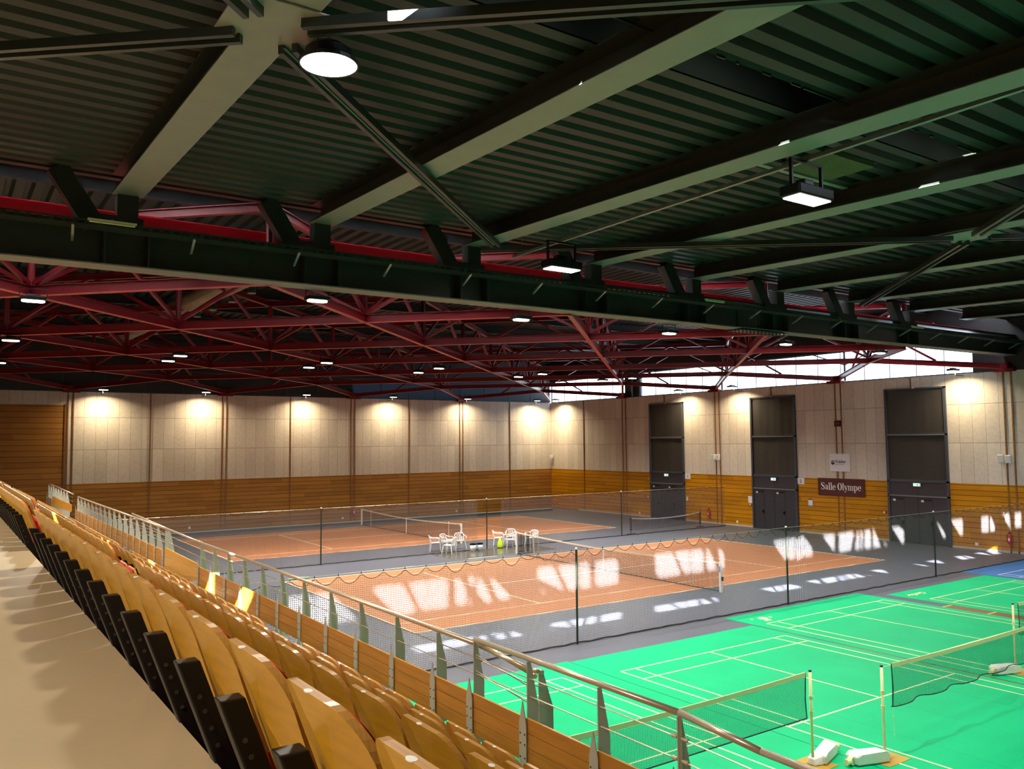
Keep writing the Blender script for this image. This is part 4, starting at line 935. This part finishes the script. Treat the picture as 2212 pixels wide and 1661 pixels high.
# ------------------------------------------------------------------ grandstand
ROWX = [-10.72, -9.90, -9.08, -8.25]; ROWZ = [4.05, 3.55, 3.04, 2.54]
LEDX, LEDZ = -10.63, 4.40
YE = 33.4
mb = MB()
mb.box(XL, YF, 0, LEDX, YE, LEDZ)
edges = [LEDX, -9.82, -9.00, -8.17, -7.16]
for i in range(4): mb.box(edges[i], YF, 0 if i else 0, edges[i+1], YE, ROWZ[i])
aisles = [(-12.93, -11.73), (-3.42, -2.22), (6.03, 7.23), (15.48, 16.68), (24.93, 26.13)]
for a, b in aisles:
    for i in range(4):
        zt = LEDZ if i == 0 else ROWZ[i-1]
        mb.box(edges[i]+0.001, a, ROWZ[i], edges[i]+0.30, b, (zt+ROWZ[i])/2)
st = struct('floor_grandstand', mb, M['concrete'])
# one tip-up seat with its parts, x = 0 at the top edge of the back, +x towards the courts
REC = 0.37
def make_seat():
    t = empty('tip_up_seat', (0,0,0))
    w = 0.235; r = 0.13; zt, zb_ = 0.865, 0.445
    out = []
    for cx, cz, a0 in ((w-r, zt-r, 0), (-(w-r), zt-r, 90)):
        for i in range(9): a = math.radians(a0+90*i/8); out.append((cx+r*math.cos(a), cz+r*math.sin(a)))
    r2 = 0.05
    for cx, cz, a0 in ((-(w-r2)+0.02, zb_+r2, 180), ((w-r2)-0.02, zb_+r2, 270)):
        for i in range(5): a = math.radians(a0+90*i/4); out.append((cx+r2*math.cos(a), cz+r2*math.sin(a)))
    def shell(off, th, sc_, dz=0.0):
        """slab following the reclined, slightly dished back"""
        mb = MB(); n = len(out)
        def pt(y, z, o_):
            y *= sc_; z = (z-0.655)*sc_+0.655+dz
            return ((zt-z)*REC + o_ - 0.035*(y/w)**2*-1*0 + 0.03*(1-(y/w)**2)*-1 + 0.03, y, z)
        ys = [-1,-0.66,-0.33,0,0.33,0.66,1]
        F_ = [pt(y, z, off) for y, z in out]; B_ = [pt(y, z, off+th) for y, z in out]
        zz_ = [(max(p[1] for p in out)+min(p[1] for p in out))/2]
        c0 = len(out); mb.add(F_ + B_ + [pt(0, 0.655, off), pt(0, 0.655, off+th)], [(i, (i+1) % n, 2*n) for i in range(n)] + [((i+1) % n+n, i+n, 2*n+1) for i in range(n)], 0)
        mb.add(F_ + B_, [((i+1) % n, i, n+i, n+(i+1) % n) for i in range(n)], 1); return mb
    shell(-0.020, 0.024, 1.0).build('backrest', [M['ply'], M['ply_edge']], t)
    shell(0.004, 0.016, 0.92).build('back_pad', [M['redfab'], M['redfab']], t)
    # tipped seat pan, standing in front of the back
    mb = MB(); P = [(-0.21,0.17),(0.21,0.17),(0.215,0.50),(0.17,0.56),(-0.17,0.56),(-0.215,0.50)]
    mb.poly([(0.36-0.10*(z-0.17)/0.4, y, z) for y, z in P], (0.022, 0, 0.006)); mb.build('seat_pan', M['ply'], t)
    mb = MB(); mb.poly([(0.335-0.10*(z-0.17)/0.4, y*0.93, z) for y, z in P], (0.026, 0, 0.004)); mb.build('seat_pad', M['redfab'], t)
    # black upright behind the back
    mb = MB(); y0, y1 = 0.09, 0.155; f = lambda z: (zt-z)*REC-0.03
    mb.add([(f(0.70)-0.075,y0,0.70),(f(0.70)-0.0,y0,0.70),(f(0.70),y1,0.70),(f(0.70)-0.075,y1,0.70),(f(0.0)-0.075,y0,0.0),(f(0.0),y0,0.0),(f(0.0),y1,0.0),(f(0.0)-0.075,y1,0.0)], [(0,1,2,3),(4,7,6,5),(0,4,5,1),(1,5,6,2),(2,6,7,3),(3,7,4,0)])
    up = mb.build('upright', M['black'], t, bevel=0.006)
    mb = MB()
    for z in (0.58, 0.53, 0.47, 0.41): mb.cyl((f(z)-0.045, y0-0.001, z), (f(z)-0.045, y0-0.004, z), 0.008, n=8)
    mb.build('bolt', mat('dark_bolt', (0.10,0.10,0.10), 0.35, metal=0.8), up)
    mb = MB(); mb.box(0.20, 0.0, 0.0, 0.30, 0.10, 0.10); mb.box(0.18, -0.02, 0.08, 0.36, 0.12, 0.20); mb.build('hinge_bracket', M['black'], t)
    mb = MB(); mb.cyl((-0.008, 0.0, zt-0.002), (-0.008, 0.0, zt+0.0006), 0.0095, n=12); mb.v = [(x, y*1.7, z) for x, y, z in mb.v]; mb.build('number_disc', M['label'], t)
    return t
seat0 = make_seat()
blocks = [('nearest block', [-13.21-0.5*k for k in range(0, 17)], 'camera side of the first aisle'), ('second block', [-3.95-0.5*k+0.0 for k in range(0, 16)][::-1], 'far side of the first aisle'),
          ('third block', [-1.95+0.5*k for k in range(16)], 'far side of the second aisle'), ('fourth block', [7.5+0.5*k for k in range(16)], 'far side of the third aisle'), ('furthest block', [16.95+0.5*k for k in range(16)], 'far side of the fourth aisle')]
rown = ['top row', 'second row', 'third row', 'bottom row']
lims = [(-21.3, -5.5), (-20.3, 10.5), (-19.3, 24.9), (-18.8, 24.9)]
first = True; nseat = 0
for bi, (bn, ys, an) in enumerate(blocks):
    for r in range(4):
        for k, y in enumerate(ys):
            if not (lims[r][0] <= y <= lims[r][1]): continue
            if first: s_ = seat0; first = False
            else: s_ = copy_tree(seat0)
            s_.location = (ROWX[r], y, ROWZ[r]); s_.rotation_euler = (0, 0, random.uniform(-0.006, 0.006))
            tag(s_, 'plywood tip-up seat, %s of %s, %s from the aisle' % (rown[r], bn, ORD[k+1]), 'seat', 'plywood tip-up seats of the grandstand'); nseat += 1

# parapet: boards, posts, cables and hand rail
PX = -6.93; ZR = 3.43
def parapet(ys, label, zt=2.96, zb_=2.56, zr=ZR, m='parapet', boards=True, x=PX):
    t = empty('parapet', (x, ys[0], 2.54), label, 'railing')
    Y0 = ys[0]
    for a, b in zip(ys[:-1], ys[1:]):
        for k in range(3):
            h = (zt-zb_)/3; mb = MB(); mb.box(-0.012, min(a,b)-Y0+0.02, zb_+h*k-2.54, 0.012, max(a,b)-Y0-0.02, zb_+h*(k+1)-0.006-2.54); mb.build('board', M[m], t)
    for y in (ys[:-1] if ys[-1] == -14.25 else ys):
        mb = MB(); mb.poly([(0.03,y-Y0,zr-2.57),(0.07,y-Y0,zr-2.57),(0.155,y-Y0,0.50),(0.155,y-Y0,-0.10),(0.03,y-Y0,-0.10)], (0, 0.012, 0)); mb.build('fin_post', M['plate'], t)
        mb = MB(); mb.poly([(-0.02,y-Y0-0.055,-0.30),(-0.02,y-Y0+0.055,-0.30),(-0.02,y-Y0+0.055,0.36),(-0.02,y-Y0,0.56),(-0.02,y-Y0-0.055,0.36)], (-0.010, 0, 0)); mb.box(-0.24, y-Y0-0.03, -0.22, -0.02, y-Y0+0.03, -0.14); fl = mb.build('arrow_plate', M['plate'], t)
        mb = MB()
        for z in (-0.02, 0.06, 0.18, 0.27):
            for d in (-0.035, 0.035): mb.cyl((-0.030, y-Y0+d, z), (-0.034, y-Y0+d, z), 0.008, n=6)
        mb.build('screw', M['black'], fl)
    for z in (3.13, 3.29):
        mb = MB(); mb.cyl((0.05, ys[0]-Y0, z-2.54), (0.05, ys[-1]-Y0, z-2.54), 0.006, n=6); mb.build('cable', M['steel'], t)
    mb = MB(); mb.cyl((0.05, ys[0]-Y0, zr-2.54), (0.05, ys[-1]-Y0, zr-2.54), 0.026, n=16); mb.build('hand_rail', M['steel'], t, smooth=True)
    return t
R1 = [-3.60, -4.57, -5.54, -6.51, -7.51, -8.49, -9.46, -10.49, -11.5, -12.52, -13.51, -14.25]
p1 = parapet(R1, 'middle stretch of timber and steel parapet in front of the seats')
R2 = [-14.27, -15.2, -16.2, -17.1]
p2 = parapet(R2, 'nearest stretch of timber parapet with hand rail turning down at the right', zr=3.47)
mb = MB(); Y0 = R2[0]; mb.tube([(0.05, -17.1-Y0, 3.47-2.54), (-0.02, -17.9-Y0, 3.44-2.54), (-0.02, -19.2-Y0, 3.42-2.54)], 0.026, 14); mb.build('hand_rail', M['steel'], p2, smooth=True)
for k in range(3):
    mb = MB(); mb.box(-0.012, -19.2-Y0, 0.02+0.133*k, 0.012, -17.12-Y0, 0.147+0.133*k); mb.build('board', M['parapet'], p2)
mb = MB(); mb.cyl((0.05,-17.1-Y0,0.3), (0.05,-17.1-Y0,0.92), 0.012, n=8)
for z in (3.13,3.29):
    for d in (-0.08,0.08): mb.cyl((0.05,-17.1-Y0+d,z-2.54), (0.05,-17.1-Y0+d*0.4,z-2.54), 0.016, n=8)
mb.build('end_post', M['steel'], p2)
mb = MB()
for z in (3.13,3.29): mb.cyl((0.05,-17.1-Y0,z-2.54), (0.0,-19.2-Y0,z-0.05-2.54), 0.006, n=6)
mb.build('cable', M['steel'], p2)
R3 = [-0.33 + 0.9*k for k in range(0, 19)]
p3 = parapet(R3[:18], 'far stretch of parapet with pale fin posts running to the landing', zr=3.46)
# extra rails that overlap at the two landings
def landing(pts, posts, t):
    b = Vector(t.location)
    mb = MB(); mb.tube([Vector(p)-b for p in pts], 0.024, 12); mb.build('landing_rail', M['steel'], t, smooth=True)
    for (x, y, zt) in posts:
        mb = MB(); mb.poly([(x-b.x, y-b.y, zt-b.z), (x-b.x+0.05, y-b.y, zt-b.z), (x-b.x+0.17, y-b.y, 2.9-b.z), (x-b.x+0.17, y-b.y, 2.40-b.z), (x-b.x, y-b.y, 2.40-b.z)], (0, 0.012, 0)); mb.build('fin_post', M['plate'], t)
    for dz in (-0.14, -0.30):
        mb = MB(); mb.tube([Vector(p)-b+Vector((0,0,dz)) for p in pts], 0.005, 6); mb.build('cable', M['steel'], t)
landing([(PX+0.05, -14.27, 3.46), (-6.62, -14.9, 3.22), (-6.62, -14.95, 3.21)], [], p2)
landing([(-6.83, -14.25, 3.40), (-6.70, -15.0, 3.29), (-6.60, -15.05, 3.27)], [(-6.62, -15.0, 3.26)], p1)
landing([(-6.85, 4.1, 3.53), (-6.88, -0.3, 3.47), (-6.88, -3.6, 3.43)], [(-6.9, -0.6, 3.45)], p3)
# fan of tapering boards on the landings
def fan(y0, z0s, y1, z1s, label):
    t = empty('fan_panel', (PX, y0, 2.5), label, 'timber panel')
    for a in range(len(z0s)-1):
        mb = MB(); mb.poly([(0, 0, z0s[a]-2.5-0.006), (0, 0, z0s[a+1]-2.5+0.006), (0, y1-y0, z1s[a+1]-2.5+0.002), (0, y1-y0, z1s[a]-2.5-0.002)], (0.02, 0, 0)); mb.build('board', M['parapet_gold'], t)
fan(-0.45, [3.04, 2.92, 2.78, 2.63, 2.49, 2.35, 2.22], -3.52, [3.0, 2.965, 2.91, 2.85, 2.79, 2.73, 2.65], 'golden fan of tapering boards between the middle and far parapets')
fan(23.3, [3.10, 2.97, 2.84, 2.71, 2.60], 16.5, [3.08, 3.02, 2.94, 2.86, 2.78], 'distant golden fan of boards at the far landing')
R4 = [23.4, 24.4, 25.4]
p4 = parapet(R4, 'short parapet stretch at the far end of the stand', zr=3.58)
landing([(-6.85, 25.3, 3.60), (-6.88, 16.4, 3.5)], [(-6.9, 22.5, 3.5), (-6.9, 21.5, 3.5), (-6.9, 20.5, 3.5), (-6.9, 19.5, 3.5), (-6.9, 18.5, 3.5)], p4)
print('seats', nseat)
